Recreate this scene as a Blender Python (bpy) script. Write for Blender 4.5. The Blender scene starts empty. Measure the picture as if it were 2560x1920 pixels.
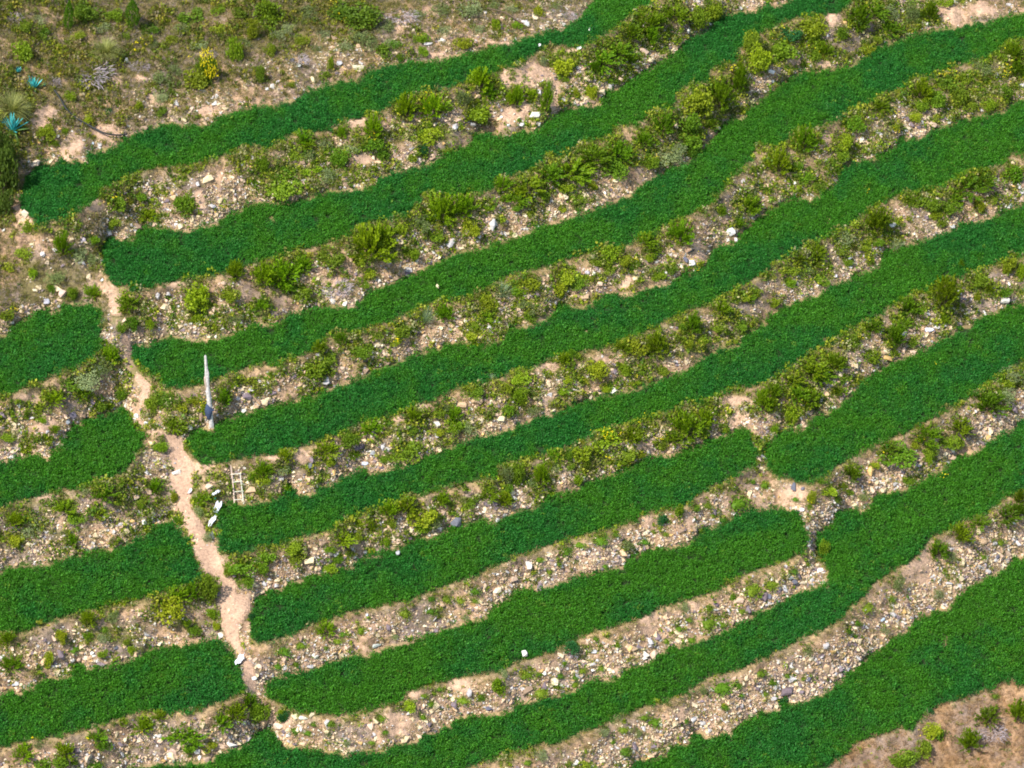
import bpy, bmesh, math, random
import numpy as np
from mathutils import Vector, Matrix, Euler

random.seed(7)
rng = np.random.default_rng(7)
R = math.radians
scn = bpy.context.scene
COL = scn.collection

# ------------------------------------------------------------------ camera
IMW, IMH = 2212.0, 1659.0            # survey sheet units (the photograph's frame)
PITCH = R(30.0)
DIST = 200.0
HALFW = 25.6                         # half the width of the view at DIST, metres
TANX = HALFW / DIST
UNIT = 2 * HALFW / IMW               # metres per survey unit on the view plane
Fv = np.array([0, math.cos(PITCH), -math.sin(PITCH)])
Rv = np.array([1.0, 0, 0])
Uv = np.array([0, math.sin(PITCH), math.cos(PITCH)])
CAM = -Fv * DIST
cd = bpy.data.cameras.new('camera'); cam = bpy.data.objects.new('camera', cd); COL.objects.link(cam)
cam.location = CAM.tolist()
cam.rotation_euler = (math.pi / 2 - PITCH, 0, 0)
cd.sensor_fit = 'HORIZONTAL'; cd.angle = 2 * math.atan(TANX); cd.clip_start = 1.0; cd.clip_end = 3000
scn.camera = cam

# ------------------------------------------------------------------ sky, sun, exposure
SUN = Vector((-0.42, -0.46, 0.78)).normalized()      # direction towards the sun
w = bpy.data.worlds.new('World'); scn.world = w; w.use_nodes = True
nt = w.node_tree; bg = nt.nodes['Background']
sky = nt.nodes.new('ShaderNodeTexSky'); sky.sky_type = 'NISHITA'; sky.sun_disc = False
sky.sun_elevation = math.asin(SUN.z); sky.sun_rotation = math.atan2(SUN.x, SUN.y) % (2 * math.pi)
nt.links.new(sky.outputs[0], bg.inputs[0]); bg.inputs[1].default_value = 0.15
sl = bpy.data.lights.new('sun', 'SUN'); sl.energy = 4.5; sl.angle = R(0.5); sl.color = (1.0, 0.955, 0.89)
so = bpy.data.objects.new('sun', sl); COL.objects.link(so)
so.rotation_euler = SUN.to_track_quat('Z', 'Y').to_euler(); so.location = (-60, -40, 120)
scn.view_settings.view_transform = 'Standard'
try: scn.view_settings.look = 'None'
except Exception: pass
scn.view_settings.gamma = 1.0; scn.view_settings.use_curve_mapping = False
scn.view_settings.exposure = 0.66
scn.render.engine = 'CYCLES'
try: scn.cycles.filter_width = 1.9
except Exception: pass

# ------------------------------------------------------------------ survey of the terraces
STRIPS = {
'A': [(50,410),(62,370),(88,348),(120,352),(130,335),(150,345),(170,340),(190,355),(192,325),(220,320),(250,315),(265,297),(295,285),(332,270),(370,260),(385,267),(425,270),(460,262),(475,247),(510,237),(553,225),(578,222),(598,232),(610,215),(643,215),(663,192),(688,185),(728,175),(773,170),(793,150),(825,140),(853,135),(903,130),(943,127),(990,115),(1040,107),(1078,97),(1106,90),(1136,75),(1181,65),(1213,60),(1226,45),(1256,32),(1271,0),(1280,-40),
      (1440,-40),(1416,0),(1406,10),(1381,15),(1373,28),(1351,47),(1336,55),(1311,72),(1281,90),(1251,102),(1221,100),(1188,97),(1156,115),(1136,130),(1106,145),(1078,145),(1073,162),(1010,175),(963,195),(915,200),(853,220),(828,240),(778,255),(733,257),(728,270),(693,285),(628,292),(603,305),(568,320),(553,315),(520,320),(490,335),(462,342),(410,357),(360,357),(335,362),(300,370),(270,385),(245,395),(232,405),(215,415),(210,427),(185,442),(175,450),(155,465),(125,475),(105,477),(97,490),(80,490),(72,475),(57,455),(40,447)],
'B': [(220,535),(225,517),(240,507),(267,515),(295,507),(302,490),(325,485),(370,492),(405,497),(435,485),(470,480),(490,460),(515,452),(532,442),(553,435),(578,435),(635,435),(673,422),(698,410),(778,405),(808,402),(820,380),(848,365),(878,365),(908,355),(943,342),(978,322),(1018,307),(1025,282),(1053,277),(1078,290),(1106,295),(1121,277),(1156,280),(1176,262),(1216,232),(1256,225),(1301,220),(1306,197),(1341,185),(1356,172),(1393,152),(1418,135),(1461,112),(1486,82),(1531,60),(1556,32),(1596,22),(1631,20),(1651,10),(1674,10),(1709,0),(1740,-40),
      (1880,-40),(1839,0),(1834,15),(1809,27),(1769,32),(1724,37),(1684,52),(1653,65),(1625,90),(1593,105),(1588,135),(1551,142),(1528,160),(1531,175),(1486,185),(1456,207),(1456,235),(1406,242),(1381,265),(1323,277),(1321,295),(1256,312),(1213,340),(1181,330),(1173,350),(1156,367),(1121,380),(1106,382),(1068,385),(1063,410),(1043,417),(978,425),(943,420),(915,422),(908,440),(885,462),(853,470),(843,475),(798,480),(765,495),(753,515),(720,522),(693,530),(665,537),(635,537),(615,552),(590,560),(553,562),(530,575),(475,592),(425,600),(375,607),(345,615),(312,622),(290,632),(270,617),(247,615),(230,595),(222,565)],
'C': [(285,742),(325,740),(340,730),(370,722),(405,732),(450,732),(500,720),(532,715),(537,700),(553,697),(585,700),(615,687),(618,675),(653,670),(685,660),(718,657),(765,662),(773,650),(785,640),(788,627),(820,617),(840,610),(868,595),(898,587),(910,577),(943,565),(975,547),(988,540),(1023,540),(1043,532),(1068,525),(1098,515),(1138,502),(1156,492),(1206,472),(1256,460),(1306,440),(1331,430),(1363,417),(1371,405),(1406,382),(1448,360),(1481,350),(1496,332),(1526,312),(1556,275),(1581,252),(1616,250),(1616,225),(1643,212),(1659,197),(1674,187),(1709,165),(1734,150),(1759,147),(1799,145),(1844,137),(1884,107),(1899,97),(1934,87),(1964,75),(2009,62),(2059,60),(2096,47),(2134,47),(2159,35),(2184,27),(2212,25),(2290,0),
      (2290,65),(2212,85),(2179,87),(2169,100),(2149,112),(2121,130),(2071,140),(2021,162),(1971,172),(1954,190),(1909,205),(1876,225),(1839,237),(1814,257),(1771,272),(1721,280),(1709,300),(1674,322),(1643,307),(1626,325),(1621,350),(1596,370),(1576,390),(1561,410),(1553,417),(1538,437),(1516,450),(1491,460),(1466,475),(1431,490),(1406,510),(1371,522),(1338,535),(1291,542),(1256,550),(1218,562),(1188,575),(1143,585),(1106,592),(1053,622),(1028,635),(998,645),(953,650),(928,655),(903,665),(890,677),(865,682),(835,697),(790,710),(753,720),(728,715),(703,730),(693,747),(660,762),(628,772),(593,790),(568,785),(525,795),(475,817),(450,825),(410,837),(362,840),(347,830),(345,810),(330,815),(312,800),(292,785),(285,765)],
'D': [(405,934),(435,920),(457,927),(470,912),(490,902),(520,890),(553,882),(578,875),(603,867),(623,867),(658,855),(688,852),(703,842),(735,830),(753,820),(793,805),(828,790),(865,777),(903,757),(938,752),(955,750),(960,737),(1003,735),(1013,747),(1053,742),(1090,727),(1100,705),(1121,705),(1151,700),(1176,687),(1196,672),(1203,657),(1223,647),(1231,662),(1256,662),(1291,652),(1316,627),(1346,635),(1371,630),(1401,615),(1443,612),(1456,602),(1481,587),(1506,585),(1531,567),(1533,537),(1561,525),(1591,522),(1603,502),(1631,475),(1641,462),(1659,455),(1674,445),(1709,422),(1754,432),(1771,420),(1789,405),(1809,390),(1819,355),(1849,347),(1884,340),(1921,322),(1939,312),(1941,290),(1964,297),(1984,297),(2014,280),(2034,270),(2066,262),(2084,252),(2129,247),(2171,237),(2186,217),(2212,212),(2290,180),
      (2290,300),(2212,335),(2186,330),(2164,357),(2134,365),(2094,375),(2059,392),(2021,405),(1984,415),(1946,420),(1929,427),(1899,440),(1876,457),(1849,480),(1821,492),(1799,507),(1774,517),(1741,530),(1721,545),(1679,565),(1653,587),(1626,602),(1593,620),(1556,642),(1526,660),(1491,667),(1468,680),(1431,695),(1406,710),(1381,725),(1346,735),(1326,745),(1291,755),(1246,762),(1211,770),(1196,777),(1161,787),(1138,800),(1106,800),(1080,815),(1050,825),(1003,837),(978,842),(953,855),(923,870),(903,872),(878,885),(858,895),(823,905),(788,912),(765,922),(728,940),(703,950),(678,957),(633,970),(598,980),(553,985),(525,990),(500,992),(475,1000),(435,1002),(422,992),(412,975),(402,960)],
'E': [(470,1095),(482,1085),(502,1082),(512,1082),(520,1090),(537,1085),(553,1082),(568,1080),(595,1077),(610,1062),(623,1040),(635,1052),(648,1065),(678,1062),(693,1047),(723,1042),(738,1027),(753,1017),(760,1027),(770,1010),(783,1005),(795,1015),(805,1027),(818,1017),(848,1007),(873,1002),(903,992),(928,980),(948,970),(978,962),(995,952),(1018,942),(1053,937),(1088,927),(1106,922),(1131,910),(1156,900),(1178,890),(1183,897),(1206,882),(1231,872),(1261,862),(1291,855),(1321,847),(1346,845),(1381,835),(1401,827),(1431,815),(1456,805),(1491,792),(1506,775),(1536,757),(1568,752),(1601,737),(1606,717),(1631,710),(1655,695),(1662,672),(1684,665),(1709,650),(1746,640),(1769,635),(1784,622),(1809,607),(1834,602),(1859,585),(1894,577),(1904,562),(1909,542),(1934,535),(1964,522),(1996,515),(2034,502),(2064,490),(2079,477),(2109,477),(2154,465),(2161,447),(2191,445),(2212,432),(2290,405),
      (2290,530),(2212,550),(2184,555),(2154,570),(2116,582),(2084,592),(2040,612),(2004,630),(1974,632),(1936,657),(1916,667),(1889,685),(1859,697),(1834,715),(1809,732),(1794,745),(1754,755),(1729,780),(1704,795),(1679,815),(1651,829),(1626,834),(1576,842),(1536,860),(1506,870),(1476,875),(1451,885),(1421,897),(1391,905),(1356,917),(1326,925),(1281,940),(1256,950),(1231,965),(1206,975),(1181,980),(1156,990),(1131,995),(1106,1000),(1078,1005),(1068,1035),(1028,1037),(978,1047),(943,1060),(903,1070),(865,1082),(823,1095),(793,1105),(768,1112),(743,1127),(723,1142),(693,1152),(658,1157),(633,1167),(603,1177),(573,1182),(553,1185),(537,1195),(500,1200),(475,1190),(472,1155),(467,1125)],
'F': [(548,1300),(553,1289),(568,1277),(588,1272),(610,1269),(618,1257),(653,1249),(673,1242),(728,1232),(743,1219),(760,1225),(773,1207),(793,1199),(818,1197),(830,1184),(863,1182),(873,1172),(890,1159),(913,1154),(923,1164),(943,1157),(965,1139),(998,1132),(1028,1124),(1043,1112),(1053,1122),(1073,1129),(1085,1117),(1106,1107),(1116,1097),(1151,1097),(1173,1079),(1188,1064),(1221,1062),(1246,1049),(1281,1034),(1306,1024),(1336,1017),(1368,1004),(1398,984),(1421,979),(1451,979),(1491,964),(1516,957),(1526,944),(1568,939),(1593,922),(1618,924),(1621,939),(1631,964),(1636,984),
      (1633,999),(1601,1019),(1568,1039),(1531,1054),(1506,1069),(1488,1089),(1451,1094),(1406,1104),(1376,1117),(1356,1129),(1331,1132),(1318,1144),(1266,1154),(1231,1162),(1206,1172),(1176,1179),(1156,1192),(1106,1202),(1093,1212),(1053,1229),(1038,1242),(1018,1249),(978,1259),(943,1272),(903,1287),(878,1297),(833,1304),(803,1314),(745,1322),(738,1332),(703,1339),(673,1349),(643,1364),(613,1377),(578,1387),(553,1387),(540,1369),(542,1344)],
'G': [(573,1469),(598,1457),(615,1457),(635,1449),(668,1442),(693,1434),(703,1427),(740,1419),(765,1409),(793,1417),(813,1402),(838,1394),(868,1387),(903,1377),(940,1364),(973,1349),(1015,1337),(1053,1334),(1060,1314),(1085,1297),(1103,1287),(1121,1269),(1143,1264),(1168,1269),(1206,1257),(1236,1249),(1246,1239),(1281,1234),(1318,1227),(1346,1219),(1361,1202),(1383,1194),(1401,1179),(1421,1184),(1456,1177),(1486,1172),(1498,1159),(1516,1139),(1556,1132),(1581,1114),(1606,1099),(1631,1094),(1659,1097),(1674,1089),(1704,1099),(1721,1099),(1729,1122),(1744,1147),(1746,1169),
      (1739,1189),(1709,1204),(1684,1214),(1666,1222),(1641,1227),(1610,1240),(1571,1257),(1551,1272),(1506,1289),(1456,1304),(1416,1317),(1381,1337),(1356,1344),(1318,1357),(1281,1364),(1256,1374),(1236,1389),(1216,1394),(1196,1407),(1156,1417),(1126,1429),(1106,1434),(1093,1444),(1075,1452),(1028,1457),(988,1464),(953,1472),(915,1482),(878,1494),(863,1514),(840,1524),(803,1532),(765,1539),(715,1544),(678,1542),(648,1542),(623,1529),(598,1514),(573,1504),(578,1489)],
'H': [(1650,965),(1672,945),(1689,924),(1696,917),(1719,924),(1741,922),(1759,887),(1789,887),(1809,877),(1829,857),(1849,837),(1859,825),(1874,810),(1899,795),(1924,777),(1971,762),(2004,747),(2029,730),(2059,722),(2071,702),(2094,702),(2114,680),(2139,677),(2184,657),(2212,652),(2290,625),
      (2290,760),(2212,785),(2191,790),(2174,807),(2146,820),(2126,834),(2104,852),(2071,874),(2029,894),(1996,914),(1959,934),(1929,944),(1891,962),(1859,977),(1829,994),(1799,1014),(1779,1034),(1754,1042),(1729,1044),(1704,1032),(1674,1027),(1661,1009),(1648,985)],
'I': [(1766,1147),(1784,1134),(1799,1129),(1804,1104),(1829,1097),(1866,1099),(1884,1089),(1891,1067),(1924,1059),(1959,1052),(1984,1039),(2009,1024),(2041,1009),(2069,979),(2109,974),(2134,952),(2159,937),(2189,922),(2201,904),(2212,899),(2290,870),
      (2290,1030),(2212,1064),(2171,1069),(2159,1087),(2134,1112),(2104,1117),(2074,1127),(2059,1142),(2014,1157),(2001,1179),(1984,1197),(1964,1214),(1934,1229),(1914,1242),(1891,1257),(1874,1274),(1866,1292),(1839,1309),(1819,1337),(1799,1349),(1766,1367),(1726,1379),(1704,1394),(1674,1409),(1646,1422),(1606,1442),(1568,1452),(1531,1462),(1506,1479),(1476,1499),(1446,1512),(1421,1514),(1381,1529),(1356,1544),(1318,1554),(1286,1572),(1256,1582),(1231,1594),(1206,1607),(1168,1609),(1131,1619),(1106,1624),(1078,1634),(1043,1644),(1023,1654),(880,1720),
      (230,1720),(275,1656),(295,1654),(325,1649),(375,1644),(450,1642),(470,1627),(500,1617),(532,1604),(553,1579),(573,1569),(590,1572),(600,1592),(618,1607),(648,1609),(678,1617),(708,1622),(733,1622),(748,1634),(760,1622),(793,1619),(833,1622),(843,1607),(865,1597),(878,1602),(908,1592),(920,1582),(945,1582),(950,1567),(975,1564),(983,1549),(1015,1542),(1053,1539),(1106,1532),(1113,1514),(1156,1512),(1181,1502),(1211,1497),(1246,1487),(1266,1467),(1296,1459),(1311,1467),(1343,1459),(1348,1442),(1391,1434),(1411,1419),(1436,1404),(1441,1397),(1481,1389),(1516,1377),(1556,1364),(1576,1352),(1606,1339),(1631,1322),(1659,1309),(1689,1297),(1714,1279),(1744,1269),(1774,1262),(1789,1262),(1791,1229),(1769,1204),(1761,1174)],
'J': [(2290,1170),(2212,1204),(2191,1199),(2179,1214),(2164,1229),(2141,1239),(2131,1244),(2106,1259),(2084,1272),(2064,1294),(2049,1312),(2019,1317),(1984,1332),(1974,1337),(1969,1352),(1941,1369),(1926,1374),(1921,1392),(1894,1402),(1864,1422),(1849,1442),(1826,1449),(1824,1464),(1799,1479),(1784,1494),(1754,1504),(1734,1514),(1709,1517),(1689,1504),(1686,1527),(1659,1534),(1644,1532),(1639,1542),(1609,1554),(1586,1574),(1581,1587),(1561,1577),(1549,1584),(1526,1589),(1514,1577),(1494,1577),(1486,1604),(1451,1609),(1439,1629),(1406,1637),(1384,1634),(1359,1659),(1320,1720),
      (1700,1720),(1786,1659),(1809,1642),(1834,1624),(1849,1602),(1884,1592),(1921,1579),(1946,1572),(1974,1579),(1979,1559),(2006,1537),(2034,1522),(2049,1514),(2084,1509),(2121,1494),(2154,1484),(2189,1464),(2196,1479),(2212,1482),(2290,1460)],
'K': [(-80,740),(0,722),(20,722),(22,702),(50,685),(75,680),(82,665),(100,657),(107,662),(110,675),(130,670),(135,655),(175,652),(205,655),(217,657),(222,675),(220,695),(215,727),(220,742),(210,765),(185,785),(140,800),(105,815),(80,825),(37,842),(25,852),(0,855),(-80,880)],
'L': [(265,867),(275,884),(287,912),(295,924),(310,934),(310,949),(300,974),(282,1004),(272,1019),(225,1037),(190,1047),(165,1059),(145,1054),(112,1064),(75,1074),(37,1082),(15,1094),(0,1097),(-80,1120),(-80,1010),(0,994),(45,984),(70,977),(87,977),(92,987),(110,987),(112,972),(137,964),(135,949),(150,929),(155,917),(175,912),(185,902),(212,897),(245,884)],
'M': [(-80,1250),(0,1239),(5,1224),(35,1219),(50,1214),(75,1222),(105,1217),(135,1204),(170,1197),(207,1184),(250,1182),(280,1167),(320,1152),(327,1134),(355,1127),(375,1127),(387,1139),(390,1152),(410,1159),(415,1184),(425,1212),(435,1237),(435,1257),(410,1262),(355,1277),(325,1292),(275,1299),(237,1307),(195,1322),(155,1329),(120,1339),(87,1352),(55,1364),(25,1372),(0,1367),(-80,1390)],
'N': [(-80,1520),(0,1499),(22,1484),(40,1497),(55,1484),(75,1484),(80,1467),(110,1459),(135,1462),(160,1452),(160,1429),(175,1429),(190,1444),(207,1432),(220,1439),(240,1432),(270,1424),(300,1417),(322,1399),(355,1389),(390,1392),(425,1384),(460,1377),(475,1372),(490,1392),(505,1404),(512,1429),(522,1442),(520,1457),(532,1484),(525,1497),(500,1509),(462,1524),(410,1534),(365,1539),(332,1537),(297,1534),(272,1547),(240,1557),(200,1569),(170,1579),(137,1587),(100,1594),(60,1597),(20,1612),(0,1614),(-80,1635)],
}
SNAME = {'A':'top','B':'second','C':'third','D':'fourth','E':'fifth','F':'sixth','G':'seventh','H':'right-hand','I':'long bottom','J':'corner',
         'K':'upper left','L':'second left','M':'third left','N':'lowest left'}
SLABEL = {
'A':'topmost strip of dark green crop, its rounded left end beside bare pale soil',
'B':'second crop strip from the top, square left end above the path',
'C':'third crop strip from the top, running up to the right edge',
'D':'fourth crop strip from the top, starting behind the tall wooden post',
'E':'fifth crop strip from the top, starting at the foot of the ladder',
'F':'sixth crop strip, starting at the path and stopping short at a stony gap',
'G':'seventh crop strip, rounded left end and blunt right end by the stony gully',
'H':'right-hand crop strip that starts beyond the gap at the end of the sixth strip',
'I':'longest crop strip, sweeping from the bottom left edge up to the right edge',
'J':'widest crop strip, in the bottom right corner above the dry brown grass',
'K':'uppermost short crop strip at the left edge, above the lone broom shrub',
'L':'second short crop strip at the left edge, pointed tip beside the narrow path',
'M':'third short crop strip at the left edge, ending at the wide pale path',
'N':'lowest short crop strip at the left edge, ending beside the white bag'}
for k in STRIPS:
    q = []
    for (x, y) in STRIPS[k]:
        if x == -80: x, y = -250, y + 50
        elif x == 2290: x, y = 2462, y - 60
        elif y == -40: x, y = x + 230, -190
        elif y == 1720: x, y = x - 300, 1850
        q.append((x, y))
    STRIPS[k] = q
PATHS = [[(228,622),(250,620),(262,650),(262,700),(285,745),(283,775),(305,808),(328,832),(322,860),(308,885),(305,905),(325,930),(385,940),(395,950),(405,980),(420,1005),(420,1027),(415,1055),(412,1080),(425,1114),(440,1134),(450,1155),(465,1172),(475,1192),(482,1219),(500,1244),(512,1277),(535,1289),(545,1314),(527,1331),(517,1359),(520,1384),(535,1424),(550,1444),(556,1489),
          (562,1510),(600,1545),(603,1590),(585,1565),(560,1540),(545,1515),(532,1489),(528,1469),(522,1435),(510,1400),(492,1387),(482,1357),(477,1319),(477,1274),(457,1244),(435,1235),(422,1200),(415,1165),(400,1145),(390,1115),(366,1100),(380,1095),(385,1080),(375,1055),(367,1030),(375,1005),(360,970),(355,937),(318,938),(298,918),(288,890),(296,860),(305,838),(285,812),(268,780),(268,752),(240,700),(236,660)]]
BARE = [(205,445,24,14),(57,465,24,26),(230,290,28,20),(90,250,28,26),(250,165,13,26),(455,240,28,12),(930,25,20,10),(865,65,14,10),(1090,94,40,5),(340,215,20,14),(300,170,16,10),(940,118,30,6),(770,262,24,14),(785,345,22,12),(1090,165,14,26),(1100,250,20,18),(1150,160,46,34),(1195,205,14,40),(1125,240,22,20),(1215,85,18,14),(1240,110,14,7),(1390,265,7,6),(1216,352,9,7),(1800,40,20,16),(2055,35,36,22),(2120,20,34,16),(1716,135,22,12),(1775,138,18,9),(1710,335,8,10),(1786,300,12,20),
(430,435,12,20),(235,625,16,12),(380,615,22,7),(440,1010,24,14),(450,1045,18,18),(100,1075,50,8),(650,985,24,18),(585,990,20,6),(915,880,18,8),(860,905,16,8),(1300,780,24,8),(1180,795,30,10),(1508,550,20,26),(1355,612,14,16),(1590,865,36,10),(1590,905,16,16),(1390,965,18,12),(1400,1130,16,18),(1490,1122,10,16),(990,1480,24,14),(895,1500,14,12),(855,1555,30,16),(1402,1345,18,32),(1500,1310,14,14),(1335,1445,14,8),(1470,1540,8,20),(1985,1240,32,26),(2000,1205,14,20),(1720,1065,26,15),(1700,1090,12,9),(612,1560,16,16),(850,1580,20,10),
(375,800,6,4),(35,450,14,8),(2010,1060,10,8),(150,940,18,10),(95,920,24,16),(60,860,30,12),(730,265,10,6),(1150,115,12,6),(720,610,20,10),(165,310,16,30),(140,340,12,20),(1985,205,8,8)]
# ------------------------------------------------------------------ masks on a grid in survey units
GX0, GX1, GY0, GY1 = -260, 2476, -208, 1872
MS = 2                                               # mask step
mx = np.arange(GX0, GX1 + 1, MS); my = np.arange(GY0, GY1 + 1, MS)
MW, MH = len(mx), len(my)
def raster(poly):
    m = np.zeros((MH, MW), bool); P = np.array(poly, float); Q = np.roll(P, -1, 0)
    for j, y in enumerate(my):
        yy = y + 0.01
        c = (P[:, 1] <= yy) != (Q[:, 1] <= yy)
        if not c.any(): continue
        xs = np.sort(P[c, 0] + (yy - P[c, 1]) / (Q[c, 1] - P[c, 1]) * (Q[c, 0] - P[c, 0]))
        for a, b in zip(xs[0::2], xs[1::2]):
            i0 = max(0, int(math.ceil((a - GX0) / MS))); i1 = int((b - GX0) // MS)
            if i1 >= i0: m[j, i0:i1 + 1] = True
    return m
def noise2(h, w, cell, seed, oct=3, ax=1.0, ay=1.0):
    r = np.random.default_rng(seed); out = np.zeros((h, w)); amp = 1.0; tot = 0
    for o in range(oct):
        cx, cy = cell * ax / 2 ** o, cell * ay / 2 ** o
        gw, gh = int(w / cx) + 3, int(h / cy) + 3
        g = r.random((gh, gw))
        x = np.arange(w) / cx; y = np.arange(h) / cy
        xi = x.astype(int); yi = y.astype(int); fx = x - xi; fy = y - yi
        fx = fx * fx * (3 - 2 * fx); fy = (fy * fy * (3 - 2 * fy))[:, None]
        a = g[np.ix_(yi, xi)]; b = g[np.ix_(yi, xi + 1)]; c = g[np.ix_(yi + 1, xi)]; d = g[np.ix_(yi + 1, xi + 1)]
        out += amp * ((a * (1 - fx) + b * fx) * (1 - fy) + (c * (1 - fx) + d * fx) * fy); tot += amp; amp *= 0.55
    return out / tot
def shift(m, dy):
    k = int(dy // MS); o = np.zeros_like(m)
    if k > 0: o[k:] = m[:-k]
    elif k < 0: o[:k] = m[-k:]
    else: o = m.copy()
    return o
KEYS = list(STRIPS)
sid = np.full((MH, MW), -1, int)                      # strip id: where the crop canopy shows
pid = np.full((MH, MW), -1, int)                      # where its plants root
for n, k in enumerate(KEYS):
    m = raster(STRIPS[k]); sid[m] = n
    pid[shift(m, 10) & shift(m, 2)] = n
green = sid >= 0
path0 = raster(PATHS[0]).astype(float)
for _ in range(6):
    path0[1:-1, 1:-1] = (path0[1:-1, 1:-1] + path0[2:, 1:-1] + path0[:-2, 1:-1] + path0[1:-1, 2:] + path0[1:-1, :-2]) / 5
path = (path0 + (noise2(MH, MW, 9, 72, 3) - .5) * 1.1 > .5) & (path0 > .12) & ~green
# distance up to the next strip, and down to the next
up = np.zeros((MH, MW)); above = np.full((MH, MW), -1, int)
last = np.full(MW, -1, int); dist = np.full(MW, 999.0)
for j in range(MH):
    g = green[j]; last = np.where(g, sid[j], last); dist = np.where(g, 0.0, dist + MS)
    up[j] = dist; above[j] = last
dn = np.zeros((MH, MW)); below = np.full((MH, MW), -1, int)
last = np.full(MW, -1, int); dist = np.full(MW, 999.0)
for j in range(MH - 1, -1, -1):
    g = green[j]; last = np.where(g, sid[j], last); dist = np.where(g, 0.0, dist + MS)
    dn[j] = dist; below[j] = last
bank = ~green & ~path
XX, YY = np.meshgrid(mx, my)
wild_top = bank & (above < 0)                          # scrub above the terraces
wild_bot = bank & (below < 0) & (XX > 1500)            # dry grass under the lowest strip
left_wild = bank & (XX < 300) & (YY < 720) & (YY > 300) & (up > 40)
frac = np.clip(up / np.maximum(up + dn, 1), 0, 1)

# ------------------------------------------------------------------ heights: level terraces, steep banks
def solve(step, z0):
    xs = np.arange(GX0, GX1 + 1, step); ys = np.arange(GY0, GY1 + 1, step); s = step // MS
    gm = (shift(green, 6))[::s, ::s]; pm = path[::s, ::s]
    wt = wild_top[::s, ::s] | wild_bot[::s, ::s]; xx = XX[::s, ::s]; yy = YY[::s, ::s]
    out = (xx < -80) | (xx > 2290) | (yy < -60) | (yy > 1720)
    tv = np.where(gm, 0.07, np.where(wt, 0.50, np.where(pm, 0.5, 0.76))); tv = np.where(out & ~gm, 0.6, tv)
    wv = np.where(gm, 25.0, 1.0); th = np.where(gm, 0.0, -0.24); wh = np.where(gm, 9.0, 0.20)
    h = step * UNIT
    WV = np.minimum(wv[1:], wv[:-1]); TV = 0.5 * (tv[1:] + tv[:-1]) * h      # z[j]-z[j+1]
    WH = np.minimum(wh[:, 1:], wh[:, :-1]); TH = 0.5 * (th[:, 1:] + th[:, :-1]) * h
    def A(z):
        o = np.zeros_like(z)
        d = WV * (z[:-1] - z[1:]); o[:-1] += d; o[1:] -= d
        d = WH * (z[:, 1:] - z[:, :-1]); o[:, 1:] += d; o[:, :-1] -= d
        return o + 1e-7 * z
    b = np.zeros(gm.shape); d = WV * TV; b[:-1] += d; b[1:] -= d
    d = WH * TH; b[:, 1:] += d; b[:, :-1] -= d
    D = np.zeros(gm.shape); D[:-1] += WV; D[1:] += WV; D[:, 1:] += WH; D[:, :-1] += WH; D += 1e-7
    if z0 is None: z = np.repeat(((ys[::-1] - ys[0]) * UNIT * 0.45)[:, None], len(xs), 1)
    else:
        yi = np.linspace(0, z0.shape[0] - 1, len(ys)); xi = np.linspace(0, z0.shape[1] - 1, len(xs))
        z = bil(z0, yi[:, None] + 0 * xi[None], xi[None] + 0 * yi[:, None])
    r = b - A(z); p = r / D; rz = (r * p).sum(); zz = p.copy()
    for it in range(900 if z0 is None else 260):
        Ap = A(p); al = rz / (p * Ap).sum(); z = z + al * p; r = r - al * Ap
        zz = r / D; rn = (r * zz).sum()
        if rn < 1e-9: break
        p = zz + rn / rz * p; rz = rn
    return z
def bil(g, yi, xi):
    y0 = np.clip(np.floor(yi).astype(int), 0, g.shape[0] - 2); x0 = np.clip(np.floor(xi).astype(int), 0, g.shape[1] - 2)
    fy = yi - y0; fx = xi - x0
    return (g[y0, x0] * (1 - fx) + g[y0, x0 + 1] * fx) * (1 - fy) + (g[y0 + 1, x0] * (1 - fx) + g[y0 + 1, x0 + 1] * fx) * fy
TS = 4
z = solve(16, None)
# match node counts so the grids nest
z = solve(8, z); z = solve(4, z)
TH_, TW_ = z.shape
txs = GX0 + TS * np.arange(TW_); tys = GY0 + TS * np.arange(TH_)
z = z - z[TH_ // 2, TW_ // 2]
gm4 = green[::2, ::2][:TH_, :TW_]; pm4 = path[::2, ::2][:TH_, :TW_]
lump = (noise2(TH_, TW_, 22, 11, 3) - .5) * 0.30 + (noise2(TH_, TW_, 5, 12, 2) - .5) * 0.15
amp = np.where(gm4, 0.12, np.where(pm4, 0.22, 1.0))
for _ in range(3):
    amp[1:-1, 1:-1] = (amp[1:-1, 1:-1] * 2 + amp[:-2, 1:-1] + amp[2:, 1:-1] + amp[1:-1, :-2] + amp[1:-1, 2:]) / 6
z = z + lump * amp
Z = z
def ray(X, Y):
    X = np.asarray(X, float); Y = np.asarray(Y, float)
    nx = (X / IMW - .5) * 2 * TANX; ny = (0.5 - Y / IMH) * 2 * TANX * IMH / IMW
    return Fv[None] + nx.reshape(-1, 1) * Rv[None] + ny.reshape(-1, 1) * Uv[None]
def ground(X, Y):
    """survey point -> where it lies on the hillside (metres)"""
    X = np.atleast_1d(np.asarray(X, float)); Y = np.atleast_1d(np.asarray(Y, float))
    zz = bil(Z, (Y - GY0) / TS, (X - GX0) / TS).ravel()
    d = ray(X, Y); t = (zz - CAM[2]) / d[:, 2]
    return CAM[None] + d * t[:, None]
def at(X, Y): return Vector(ground(X, Y)[0].tolist())
gX, gY = np.meshgrid(txs, tys)
PT = ground(gX.ravel(), gY.ravel()).reshape(TH_, TW_, 3)
ddx = np.zeros_like(PT); ddx[:, 1:-1] = PT[:, 2:] - PT[:, :-2]; ddx[:, 0] = ddx[:, 1]; ddx[:, -1] = ddx[:, -2]
ddy = np.zeros_like(PT); ddy[1:-1] = PT[:-2] - PT[2:]; ddy[0] = ddy[1]; ddy[-1] = ddy[-2]
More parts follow.
